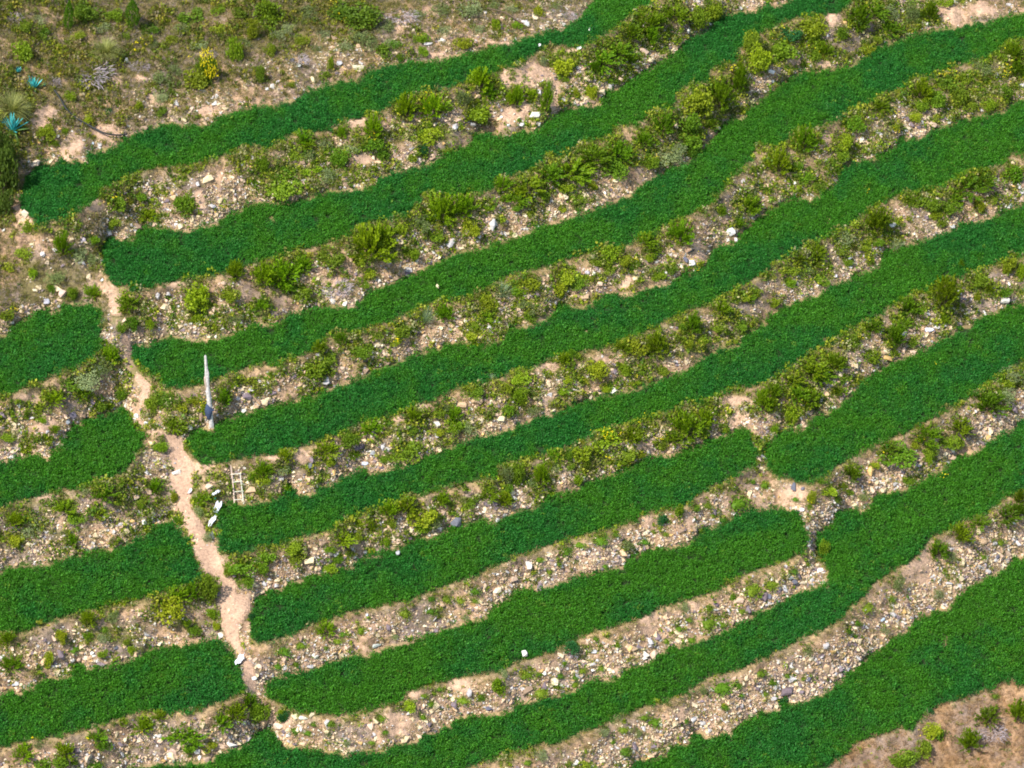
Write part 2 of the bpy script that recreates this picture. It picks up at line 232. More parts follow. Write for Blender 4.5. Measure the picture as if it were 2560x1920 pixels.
NRM = np.cross(ddx, ddy); NRM /= np.linalg.norm(NRM, axis=2, keepdims=True)
AREA = np.linalg.norm(np.cross(ddx, ddy), axis=2) / 4 / (TS / MS) ** 2      # world area of one mask cell
def idx4(X, Y):
    return np.clip(((np.asarray(Y) - GY0) / TS).round().astype(int), 0, TH_ - 1), np.clip(((np.asarray(X) - GX0) / TS).round().astype(int), 0, TW_ - 1)
def normal(X, Y):
    j, i = idx4(X, Y); return NRM[j, i]
def mval(m, X, Y):
    j = np.clip(((np.asarray(Y) - GY0) / MS).round().astype(int), 0, MH - 1); i = np.clip(((np.asarray(X) - GX0) / MS).round().astype(int), 0, MW - 1)
    return m[j, i]
AREA_M = np.repeat(np.repeat(AREA, 2, 0), 2, 1)[:MH, :MW]
AREA_M = np.pad(AREA_M, ((0, MH - AREA_M.shape[0]), (0, MW - AREA_M.shape[1])), mode='edge')
def scatter(prob, per_m2, seed, frame=140):
    """random survey points with the given density per square metre"""
    r = np.random.default_rng(seed)
    lam = prob * AREA_M * per_m2
    lam = np.where((XX > -frame) & (XX < IMW + frame) & (YY > -frame) & (YY < IMH + frame), lam, 0)
    n = r.poisson(lam); j, i = np.nonzero(n); c = n[j, i]; j = np.repeat(j, c); i = np.repeat(i, c)
    return GX0 + MS * (i + r.random(len(i)) - .5), GY0 + MS * (j + r.random(len(j)) - .5), r
bare = np.zeros((MH, MW))
wob = (noise2(MH, MW, 14, 21, 3) - .5) * 1.6
for (x, y, a, b) in BARE:
    d = ((XX - x) / a) ** 2 + ((YY - y) / b) ** 2
    bare = np.maximum(bare, np.clip(1.5 - d - wob, 0, 1))
pathbreak = np.clip((noise2(MH, MW, 18, 71, 3) - .40) * 6, 0, 1)
path = path & ((YY > 925) | (pathbreak > .25))
bare = np.where(path, np.where(YY > 925, 1.0, .5 + .45 * pathbreak), bare)

# ------------------------------------------------------------------ materials
def mat(name):
    m = bpy.data.materials.new(name); m.use_nodes = True; n = m.node_tree; b = n.nodes['Principled BSDF']
    b.inputs['Specular IOR Level'].default_value = 0.25
    return m, n, b
def N(n, t, **kw):
    o = n.nodes.new(t)
    for k, v in kw.items(): setattr(o, k, v)
    return o
def noise_node(n, scale, detail=4, rough=.6, coord=None):
    t = N(n, 'ShaderNodeTexNoise'); t.inputs['Scale'].default_value = scale; t.inputs['Detail'].default_value = detail; t.inputs['Roughness'].default_value = rough
    if coord is not None: n.links.new(coord, t.inputs['Vector'])
    return t
def mix(n, fac, a, b, mode='MIX'):
    m = N(n, 'ShaderNodeMix', data_type='RGBA', blend_type=mode)
    for s, v in ((m.inputs[0], fac), (m.inputs[6], a), (m.inputs[7], b)):
        if isinstance(v, (int, float)): s.default_value = v
        elif isinstance(v, tuple): s.default_value = (*v, 1)
        else: n.links.new(v, s)
    return m.outputs[2]
def ramp(n, fac, stops):
    r = N(n, 'ShaderNodeValToRGB'); e = r.color_ramp.elements
    while len(e) < len(stops): e.new(.5)
    for q, (p, c) in zip(e, stops): q.position = p; q.color = (*c, 1)
    n.links.new(fac, r.inputs[0]); return r.outputs[0]
def bump(n, b, h, strength, dist):
    bp = N(n, 'ShaderNodeBump'); bp.inputs['Strength'].default_value = strength; bp.inputs['Distance'].default_value = dist
    n.links.new(h, bp.inputs['Height']); n.links.new(bp.outputs[0], b.inputs['Normal'])
def ground_material():
    m, n, b = mat('hillside_soil'); L = n.links
    geo = N(n, 'ShaderNodeNewGeometry'); P = geo.outputs['Position']
    at_ = N(n, 'ShaderNodeVertexColor'); at_.layer_name = 'soil'
    n1 = noise_node(n, 0.9, 6, .65, P); n2 = noise_node(n, 7, 5, .7, P); n3 = noise_node(n, 30, 3, .7, P)
    c = mix(n, 0.6, at_.outputs[0], ramp(n, n1.outputs[0], [(.3, (.55, .5, .46)), (.5, (.8, .78, .74)), (.7, (1.1, 1.05, .98))]), 'MULTIPLY')
    c = mix(n, 0.75, c, ramp(n, n2.outputs[0], [(.33, (.5, .48, .46)), (.5, (.95, .93, .9)), (.68, (1.35, 1.3, 1.22))]), 'MULTIPLY')
    c = mix(n, 0.5, c, ramp(n, n3.outputs[0], [(.3, (.55, .52, .5)), (.55, (1, 1, 1)), (.75, (1.4, 1.38, 1.3))]), 'MULTIPLY')
    L.new(c, b.inputs['Base Color']); b.inputs['Roughness'].default_value = .95; b.inputs['Specular IOR Level'].default_value = .1
    bump(n, b, n2.outputs[0], .7, .12)
    return m
def stone_material(name, instancer):
    m, n, b = mat(name); L = n.links
    if instancer:
        a = N(n, 'ShaderNodeAttribute'); a.attribute_type = 'INSTANCER'; a.attribute_name = 'col'; base = a.outputs['Color']
    else:
        a = N(n, 'ShaderNodeObjectInfo'); base = a.outputs['Color']
    geo = N(n, 'ShaderNodeNewGeometry')
    n1 = noise_node(n, 9, 5, .7, geo.outputs['Position']); n2 = noise_node(n, 40, 3, .7, geo.outputs['Position'])
    c = mix(n, .8, base, ramp(n, n1.outputs[0], [(.3, (.6, .56, .52)), (.5, (.95, .94, .92)), (.7, (1.2, 1.2, 1.15))]), 'MULTIPLY')
    c = mix(n, .4, c, ramp(n, n2.outputs[0], [(.35, (.6, .58, .55)), (.6, (1.1, 1.1, 1.1))]), 'MULTIPLY')
    L.new(c, b.inputs['Base Color']); b.inputs['Roughness'].default_value = .9
    bump(n, b, n1.outputs[0], .5, .04)
    return m
def leaf_material(name, mode, trans=.22, rough=.55, jitter=.5, tint=(1.3, 1.25, .7)):
    m, n, b = mat(name); L = n.links
    if mode == 'inst':
        a = N(n, 'ShaderNodeAttribute'); a.attribute_type = 'INSTANCER'; a.attribute_name = 'col'; base = a.outputs['Color']
    else:
        a = N(n, 'ShaderNodeObjectInfo'); base = a.outputs['Color']
    geo = N(n, 'ShaderNodeNewGeometry')
    c = mix(n, jitter, base, ramp(n, geo.outputs['Random Per Island'], [(0, (.5, .55, .5)), (.5, (.95, .95, .9)), (.92, (1.35, 1.25, 1.0)), (1, (1.8, 1.6, 1.3))]), 'MULTIPLY')
    L.new(c, b.inputs['Base Color']); b.inputs['Roughness'].default_value = rough
    tr = N(n, 'ShaderNodeBsdfTranslucent'); L.new(mix(n, 1.0, c, tint, 'MULTIPLY'), tr.inputs[0])
    ms = N(n, 'ShaderNodeMixShader'); ms.inputs[0].default_value = trans
    L.new(b.outputs[0], ms.inputs[1]); L.new(tr.outputs[0], ms.inputs[2])
    L.new(ms.outputs[0], n.nodes['Material Output'].inputs['Surface'])
    return m
def plain(name, col, rough=.7, nscale=20, contrast=.5):
    m, n, b = mat(name); tc = N(n, 'ShaderNodeTexCoord')
    t = noise_node(n, nscale, 5, .65, tc.outputs['Object'])
    c = mix(n, contrast, col, ramp(n, t.outputs[0], [(.3, (.45, .45, .45)), (.55, (1, 1, 1)), (.75, (1.3, 1.3, 1.3))]), 'MULTIPLY')
    n.links.new(c, b.inputs['Base Color']); b.inputs['Roughness'].default_value = rough
    return m
M_GROUND = ground_material()
M_STONE = stone_material('stone', False); M_RUBBLE = stone_material('rubble', True)
M_CROP = leaf_material('crop_leaves', 'inst', .32, .62, .55)
M_WEED = leaf_material('weed_leaves', 'inst', .3, .6, .7)
M_LEAF = leaf_material('shrub_leaves', 'obj', .34, .6, .6)
M_TWIG = leaf_material('dry_stems', 'obj', .05, .9, .6)
M_BARK = plain('bark', (.12, .085, .055), .9, 12)
M_FLOWER = plain('yellow_petals', (.85, .68, .01), .6, 60, .2)
M_AGAVE = plain('agave_skin', (.06, .46, .46), .45, 4, .5)
M_AGAVE_OLD = plain('old_agave_skin', (.10, .19, .05), .6, 4, .5)
M_WOOD = plain('weathered_wood', (.60, .56, .52), .9, 9, .9)
M_RAIL = plain('pinkish_wood', (.60, .45, .36), .8, 9, .5)
M_PALE = plain('pale_wood', (.66, .66, .54), .7, 9, .4)
M_CLOTH = plain('blue_grey_cloth', (.045, .065, .12), .8, 5, .5)
M_HOSE = plain('black_hose', (.03, .032, .03), .6, 8, .4)
M_BAG = plain('white_plastic', (.85, .86, .88), .4, 10, .25)
M_GREENPLASTIC = plain('green_plastic', (.01, .11, .06), .4, 10, .3)

# ------------------------------------------------------------------ object helpers
def mesh(name, V, F, *mats, mi=None):
    me = bpy.data.meshes.new(name); me.from_pydata([tuple(v) for v in V], [], F)
    for m in mats: me.materials.append(m)
    if mi is not None: me.polygons.foreach_set('material_index', mi)
    me.update(); return me
def obj(name, me, parent=None):
    o = bpy.data.objects.new(name, me); COL.objects.link(o)
    if parent is not None: o.parent = parent
    return o
def tag(o, label=None, cat=None, group=None, kind=None):
    if label: o['label'] = label
    if cat: o['category'] = cat
    if group: o['group'] = group
    if kind: o['kind'] = kind
    return o
def thing(name, label, cat, loc, rot=(0, 0, 0), group=None, scale=(1, 1, 1)):
    o = bpy.data.objects.new(name, None); COL.objects.link(o); o.location = loc; o.rotation_euler = rot; o.scale = scale
    o.empty_display_size = .2
    return tag(o, label, cat, group)
def tube(pts, rad, seg=8):
    V = []; F = []
    for k, p in enumerate(pts):
        p = Vector(p); a = Vector(pts[max(k - 1, 0)]); b = Vector(pts[min(k + 1, len(pts) - 1)]); t = (b - a).normalized()
        u = t.cross(Vector((0, 0, 1)) if abs(t.z) < .9 else Vector((1, 0, 0))).normalized(); v = t.cross(u)
        r = rad[k] if isinstance(rad, (list, tuple)) else rad
        for s in range(seg):
            c = 2 * math.pi * s / seg; V.append(p + (u * math.cos(c) + v * math.sin(c)) * r)
    for k in range(len(pts) - 1):
        for s in range(seg):
            F.append((k * seg + s, k * seg + (s + 1) % seg, (k + 1) * seg + (s + 1) % seg, (k + 1) * seg + s))
    F.append(tuple(range(seg))[::-1]); F.append(tuple((len(pts) - 1) * seg + s for s in range(seg)))
    return V, F
def leafquad(V, F, c, d, u, ln, wd):
    """a leaf: pointed quad from c along d, half-width wd along u"""
    b = len(V); V += [c, c + d * ln * .5 + u * wd, c + d * ln, c + d * ln * .5 - u * wd]; F.append((b, b + 1, b + 2, b + 3))
def rv(r):
    while True:
        v = Vector((r.uniform(-1, 1), r.uniform(-1, 1), r.uniform(-1, 1)))
        if .05 < v.length < 1: return v.normalized()
def rock(seed, flat=.7, n=11, block=0.0):
    r = random.Random(seed); bm = bmesh.new()
    for k in range(n):
        v = rv(r); 
        if block: v = Vector([math.copysign(abs(c) ** (1 - block), c) for c in v]); v = v * .8
        bm.verts.new((v.x * r.uniform(.8, 1), v.y * r.uniform(.7, .95), v.z * r.uniform(.8, 1) * flat))
    h = bmesh.ops.convex_hull(bm, input=bm.verts)
    junk = [e for e in h['geom_interior'] + h['geom_unused'] if isinstance(e, bmesh.types.BMVert)]
    if junk: bmesh.ops.delete(bm, geom=list(set(junk)), context='VERTS')
    bmesh.ops.recalc_face_normals(bm, faces=bm.faces)
    me = bpy.data.meshes.new('rock'); bm.to_mesh(me); bm.free(); return me
HOLES = [(588,470,5,7),(2042,1382,5,11),(1779,730,7,4),(1789,472,4,7),(1263,715,6,5),(1086,1625,8,5),(270,1463,4,5),(837,176,4,4),(1186,88,3,6),(1380,263,6,5),(1500,158,4,4),(1925,480,4,4)]
holes = np.zeros((MH, MW), bool)
for (x, y, a, b) in HOLES: holes |= ((XX - x) / a) ** 2 + ((YY - y - 4) / b) ** 2 < 1.3
# ------------------------------------------------------------------ hillside sheet
LOWER = np.clip((YY + XX * .25 - 1250) / 300, 0, 1)
def build_ground():
    V = PT.reshape(-1, 3); nx, ny = TW_, TH_
    i = np.arange(nx - 1)[None, :]; j = np.arange(ny - 1)[:, None]
    a = (j * nx + i); F = np.stack([a, a + nx, a + nx + 1, a + 1], -1).reshape(-1, 4)
    # ground colours, with shade of the crop's gaps painted in under the strips
    s4 = (slice(0, MH, 2), slice(0, MW, 2))
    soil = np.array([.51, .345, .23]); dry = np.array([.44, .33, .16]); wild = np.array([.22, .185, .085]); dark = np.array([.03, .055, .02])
    pink = np.array([.62, .425, .30]); brown = np.array([.33, .20, .10]); grey = np.array([.35, .27, .225])
    na = noise2(TH_, TW_, 18, 31, 3)[..., None]; nb = noise2(TH_, TW_, 7, 32, 3)[..., None]; nc = noise2(TH_, TW_, 30, 33, 3)[..., None]
    c = soil * (1 - np.clip((na - .43) * 5, 0, 1)) + grey * np.clip((na - .43) * 5, 0, 1)
    c = c * (1 - .45 * np.clip((.46 - nb) * 6, 0, 1) * (above[s4] >= 0)[..., None])
    fr = frac[s4][..., None]; edge = np.clip(1.2 - up[s4][..., None] / 22 + (nb - .5) * 1.6, 0, 1) * (above[s4] >= 0)[..., None]
    c = c * (1 - edge * .7) + dry * edge * .7
    wt = np.clip((nc - .35) * 4, 0, 1) * ((wild_top | left_wild) & ~(wild_top & (dn < 120)))[s4][..., None]; c = c * (1 - wt) + wild * wt
    mat_g = np.clip((noise2(MH, MW, 26, 63, 3, 1.3, .8)[s4][..., None] - .44) * 5 - .8 * LOWER[s4][..., None], 0, .75) * (above[s4] >= 0)[..., None]
    c = c * (1 - mat_g) + np.array([.22, .20, .07]) * mat_g
    wb = wild_bot[s4][..., None] * np.clip((nb - .2) * 2, .4, 1); bc = brown * (1 - np.clip((na - .5) * 4, 0, 1)) + np.array([.36, .27, .22]) * np.clip((na - .5) * 4, 0, 1); c = c * (1 - wb) + bc * wb
    ba = bare[s4][..., None]; c = c * (1 - ba) + pink * ba
    gr = ((pid >= 0) & ~holes)[s4][..., None].astype(float); c = c * (1 - gr) + dark * gr  # dark tone under the plants paints in the shade between them
    me = bpy.data.meshes.new('hillside')
    me.vertices.add(len(V)); me.vertices.foreach_set('co', V.ravel())
    me.loops.add(F.size); me.loops.foreach_set('vertex_index', F.ravel().astype(np.int32))
    me.polygons.add(len(F)); me.polygons.foreach_set('loop_start', np.arange(0, F.size, 4, dtype=np.int32))
    me.update(calc_edges=True)
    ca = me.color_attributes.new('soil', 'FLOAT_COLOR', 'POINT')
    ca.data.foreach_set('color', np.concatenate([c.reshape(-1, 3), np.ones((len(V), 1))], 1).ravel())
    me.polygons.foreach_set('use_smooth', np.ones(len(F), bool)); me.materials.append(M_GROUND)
    tag(obj('hillside', me), kind='structure')
    # the slope carries on beyond the terraces on every side
    b = [PT[0, i] for i in range(0, TW_, 12)] + [PT[0, -1]] + [PT[j, -1] for j in range(12, TH_, 12)] + [PT[-1, -1]] + \
        [PT[-1, i] for i in range(TW_ - 13, 0, -12)] + [PT[-1, 0]] + [PT[j, 0] for j in range(TH_ - 13, 0, -12)]
    b = np.array(b); cen = PT[TH_ // 2, TW_ // 2]
    # best plane of the sheet
    A_ = np.c_[V[::97, 0], V[::97, 1], np.ones(len(V[::97]))]; pl = np.linalg.lstsq(A_, V[::97, 2], rcond=None)[0]
    rings = [b]
    for k in (1.4, 2.4, 4.5, 9):
        q = cen + (b - cen) * k; pz = q[:, 0] * pl[0] + q[:, 1] * pl[1] + pl[2]; q[:, 2] = pz + (random.random() - .5); rings.append(q)
    n = len(b); VV = np.concatenate(rings); FF = []
    for k in range(len(rings) - 1):
        for q in range(n): FF.append((k * n + q, k * n + (q + 1) % n, (k + 1) * n + (q + 1) % n, (k + 1) * n + q))
    me = mesh('far_slope', VV, FF, M_GROUND); ca = me.color_attributes.new('soil', 'FLOAT_COLOR', 'POINT')
    ca.data.foreach_set('color', np.tile([.24, .2, .09, 1], len(VV)))
    tag(obj('far_slope', me), kind='structure')
build_ground()
def build_path():
    m = path[::2, ::2][:TH_, :TW_]
    j, i = np.nonzero(m[:-1, :-1] & m[1:, :-1] & m[:-1, 1:] & m[1:, 1:])
    ids = {}; V = []; F = []
    wv = noise2(TH_, TW_, 6, 55, 2)
    def g(a, b):
        if (a, b) not in ids:
            ids[(a, b)] = len(V); V.append(PT[a, b] + NRM[a, b] * (.012 + .03 * wv[a, b]))
        return ids[(a, b)]
    for a, b in zip(j.tolist(), i.tolist()): F.append((g(a, b), g(a + 1, b), g(a + 1, b + 1), g(a, b + 1)))
    me = mesh('path', V, F, M_GROUND); ca = me.color_attributes.new('soil', 'FLOAT_COLOR', 'POINT')
    ca.data.foreach_set('color', np.tile([.565, .385, .275, 1], len(V)))
    me.polygons.foreach_set('use_smooth', np.ones(len(F), bool))
    tag(obj('path', me), kind='structure')
build_path()

# ------------------------------------------------------------------ scattering with geometry nodes
PROTO = {}
def proto_objs(key, meshes):
    PROTO[key] = [bpy.data.objects.new('template_' + key, me) for me in meshes]
def cloud(name, P, rot, scl, col, idx, key, parent=None):
    me = bpy.data.meshes.new(name); me.vertices.add(len(P)); me.vertices.foreach_set('co', np.asarray(P, np.float32).ravel())
    for nm, ty, arr in (('rot', 'FLOAT_VECTOR', rot), ('scl', 'FLOAT_VECTOR', scl)):
        a = me.attributes.new(nm, ty, 'POINT'); a.data.foreach_set('vector', np.asarray(arr, np.float32).ravel())
    a = me.attributes.new('col', 'FLOAT_COLOR', 'POINT'); a.data.foreach_set('color', np.concatenate([col, np.ones((len(P), 1))], 1).astype(np.float32).ravel())
    a = me.attributes.new('pick', 'INT', 'POINT'); a.data.foreach_set('value', np.asarray(idx, np.int32))
    me.update()
    o = obj(name, me, parent)
    gkey = 'scatter_' + key
    ng = bpy.data.node_groups.get(gkey)
    if ng is None:
        ng = bpy.data.node_groups.new(gkey, 'GeometryNodeTree')
        ng.interface.new_socket('Geometry', in_out='INPUT', socket_type='NodeSocketGeometry')
        ng.interface.new_socket('Geometry', in_out='OUTPUT', socket_type='NodeSocketGeometry')
        gi = ng.nodes.new('NodeGroupInput'); go = ng.nodes.new('NodeGroupOutput')
        jn = ng.nodes.new('GeometryNodeJoinGeometry')
        for p in reversed(PROTO[key]):
            oi = ng.nodes.new('GeometryNodeObjectInfo'); oi.inputs['Object'].default_value = p; oi.inputs['As Instance'].default_value = True
            ng.links.new(oi.outputs['Geometry'], jn.inputs[0])
        ip = ng.nodes.new('GeometryNodeInstanceOnPoints'); ip.inputs['Pick Instance'].default_value = True
        ng.links.new(gi.outputs[0], ip.inputs['Points']); ng.links.new(jn.outputs[0], ip.inputs['Instance'])
        for nm, ty, sk in (('rot', 'FLOAT_VECTOR', 'Rotation'), ('scl', 'FLOAT_VECTOR', 'Scale'), ('pick', 'INT', 'Instance Index')):
            na = ng.nodes.new('GeometryNodeInputNamedAttribute'); na.data_type = ty; na.inputs['Name'].default_value = nm
            ng.links.new(na.outputs['Attribute'], ip.inputs[sk])
        ng.links.new(ip.outputs[0], go.inputs[0])
    md = o.modifiers.new('scatter', 'NODES'); md.node_group = ng
    return o

def clump(seed, n, rad, h0, h1, ln, wd, upness, mat_):
    r = random.Random(seed); V = []; F = []
    for k in range(n):
        a = r.uniform(0, 6.283); q = rad * math.sqrt(r.random()); zz = h0 + (h1 - h0) * r.random() * (1 - .5 * (q / rad) ** 2)
        d = rv(r); d = Vector((d.x, d.y, abs(d.z) * upness + .1)).normalized()
        u = d.cross(rv(r)).normalized(); s = r.uniform(.7, 1.3)
        leafquad(V, F, Vector((math.cos(a) * q, math.sin(a) * q, zz)), d, u, ln * s, wd * s)
    return mesh('clump', V, F, mat_)
proto_objs('crop', [clump(100 + k, 28, .125, .05, .27, .075, .020, .9, M_CROP) for k in range(7)])
proto_objs('weed', [clump(200 + k, 16, .10, .0, .12, .08, .028, 1.0, M_WEED) for k in range(5)] +
                   [clump(230 + k, 22, .13, .02, .22, .07, .022, 1.2, M_WEED) for k in range(3)])
proto_objs('grass', [clump(300 + k, 14, .08, 0, .03, .22, .007, 2.2, M_WEED) for k in range(5)])
proto_objs('flower', [clump(400 + k, 5, .04, .0, .05, .05, .03, .6, M_FLOWER) for k in range(3)])
def rmesh(seed, flat, n, block=0):
    me = rock(seed, flat, n, block); me.materials.append(M_RUBBLE); return me
proto_objs('rubble', [rmesh(500 + k, random.uniform(.5, .9), 10, .3 * (k % 2)) for k in range(9)])

# crops: one stuff object for every strip
n_big = noise2(MH, MW, 60, 41, 3, 1.5, .8); n_mid = noise2(MH, MW, 16, 42, 3); n_fine = noise2(MH, MW, 5, 43, 2)
for n, k in enumerate(KEYS):
    m = pid == n
    hole = np.clip(1.0 - np.clip(bare * 0, 0, 1) - np.clip((.36 - n_fine) * 7, 0, .62), .3, 1)
    hole = np.where(holes, .08, hole)
    near = m.astype(float); near[2:] += m[:-2]; near[:-2] += m[2:]; near[:, 2:] += m[:, :-2]; near[:, :-2] += m[:, 2:]; near[5:] += .4 * m[:-5]; near[:-5] += .5 * m[5:]
    spill = np.clip(near, 0, 1) * .12 * ~m + .5 * np.clip(near, 0, 1) * ~m * (n_mid > .60)
    inner = np.clip(.45 + near * .2, 0, 1)
    X, Y, r = scatter((m * hole * inner + spill * ~path), 84, 1000 + n, 235)
    if len(X) == 0: continue
    X = X + r.normal(0, 1.4, len(X)); Y = Y + r.normal(0, 1.4, len(X))
    P = ground(X, Y); P[:, 2] -= .02
    nb = mval(n_big, X, Y); nm = mval(n_mid, X, Y); nf = mval(n_fine, X, Y)
    t = np.clip((nb - .45) * 3 + (nm - .5) * 1.6 + .45 + r.normal(0, .16, len(X)) + {'J': .25, 'I': .08, 'K': .12, 'B': -.1, 'A': -.12}.get(k, 0), 0, 1)[:, None]
    lo = np.array([.022, .158, .019]); hi = np.array([.050, .196, .009])
    col = lo * (1 - t) + hi * t
    col *= r.uniform(.75, 1.2, (len(X), 1))
    rare = r.random(len(X)) < .008 + .05 * np.clip((nm - .72) * 8, 0, 1) * (k in 'GHIJF'); col[rare] = np.array([.12, .24, .02])
    s = np.clip(r.normal(1, .17, len(X)) * (.80 + .42 * nf), .5, 1.6)
    edge = (~mval(pid == n, X, Y + 9)) | (~mval(pid == n, X, Y - 9)); s = np.where(edge, s * r.uniform(.6, 1.05, len(X)), s)
    cloud('crop_strip', P, np.c_[r.normal(0, .12, (len(X), 2)), r.uniform(0, 6.28, len(X))], np.c_[s, s, s * r.uniform(.8, 1.15, len(X))], col, r.integers(0, 7, len(X)), 'crop')
    tag(bpy.data.objects[-1] if False else COL.objects[-1], SLABEL[k], 'crop', kind='stuff')

# ------------------------------------------------------------------ shrubs, weeds: survey lists (x, y, half-width, half-height)
SH = {}
SH['f'] = '''
655,295,20,18 663,310,18,14 568,305,10,8 738,287,10,18 805,275,20,30 875,232,30,35 935,227,38,35 1035,170,28,30 1055,195,20,20 1100,212,12,20 1085,395,22,20
1401,42,35,30 1456,27,35,25 1361,65,35,25 1331,105,45,25 1296,122,40,25 1286,147,15,20 1361,127,18,15 1401,75,25,25 1178,217,12,40 1148,205,15,15 1116,210,15,28
1138,395,40,22 1181,370,35,25 1231,362,45,25 1281,332,45,28 1331,322,35,25 1388,300,25,20 1431,265,35,30 1551,205,30,40 1593,180,20,40 1593,150,18,20 1531,267,20,15 1256,380,20,15
1779,107,20,22 1851,37,30,35 1884,15,40,22 1919,57,35,20 2006,27,20,28 1734,300,28,36 1679,350,30,35 1899,225,28,18 1989,195,28,30 2189,110,30,30 2199,150,22,25 1801,367,18,12 2116,382,40,22 2084,400,40,15
135,530,22,32 320,462,28,16 200,630,22,18 277,650,28,18 507,585,20,25 237,770,22,24 610,585,45,35 568,595,25,30 653,570,25,22 613,615,25,15 798,527,48,45 828,502,30,25 563,660,18,14
953,452,38,38 1003,442,28,28 1090,427,14,10 960,675,22,22 1043,680,22,12 738,730,16,16 688,750,18,18 693,802,15,12
1118,425,25,14 1466,500,28,30 1393,515,28,18 1406,537,25,12 1616,440,30,25 1596,482,14,12 1558,457,12,12 1556,665,22,18 1493,702,18,28 1416,745,30,30 1343,747,18,16 1216,777,14,18
1891,480,35,38 1966,430,25,14 2059,425,30,12 1761,542,25,20 1726,555,20,12 1759,565,22,12 2034,632,35,45 1959,660,28,25 1946,695,28,14 1929,727,22,30 1884,702,25,18 2076,575,7,15 2134,622,16,12 2036,687,16,14
1799,782,30,25 1754,790,40,25 1709,815,30,18 1771,810,35,15 1931,762,12,10 115,857,22,18 175,845,20,14 232,877,16,10 115,927,12,10 375,915,26,14 482,860,18,20 335,1052,16,18 225,1060,26,18 140,1095,20,16
217,1107,16,10 30,1122,20,20 155,1167,16,14 435,1075,20,12 545,1030,14,10 570,1015,22,20 613,1055,14,12 615,982,14,16 705,967,26,18 803,922,25,18 765,980,16,8 890,895,22,20 978,895,20,20
838,1100,20,22 878,1090,25,20 953,1077,16,18 1055,1065,22,14 1088,1077,18,18 738,1162,28,15 803,1137,10,14 1481,917,45,35 1456,945,30,15 1518,902,25,25 1358,935,35,22 1168,1027,20,28 1196,980,16,12 1646,867,22,30
1669,845,20,20 1744,855,30,25 1716,845,30,20 1806,845,16,12 1664,875,12,18 2134,867,40,30 2069,917,30,22 1999,935,38,25 1919,965,25,12 1836,1020,25,20 1816,1047,20,10
2071,1150,28,24 2024,1187,24,22 2114,1125,25,14 2171,1107,40,18 2201,1075,12,20 2199,1100,20,18 380,1281,25,18 412,1276,20,20 192,1336,16,20 17,1379,18,16 22,1434,24,20
50,1624,22,18 140,1621,18,20 207,1586,20,12 307,1566,22,20 267,1559,9,10 345,1546,14,12 390,1581,35,18 420,1586,28,14 475,1559,25,18 507,1539,22,22 537,1514,16,20 703,1356,24,18 2094,1599,22,28 2134,1544,30,20 2196,1539,22,30
8,330,30,50 8,375,30,60 8,440,20,35'''
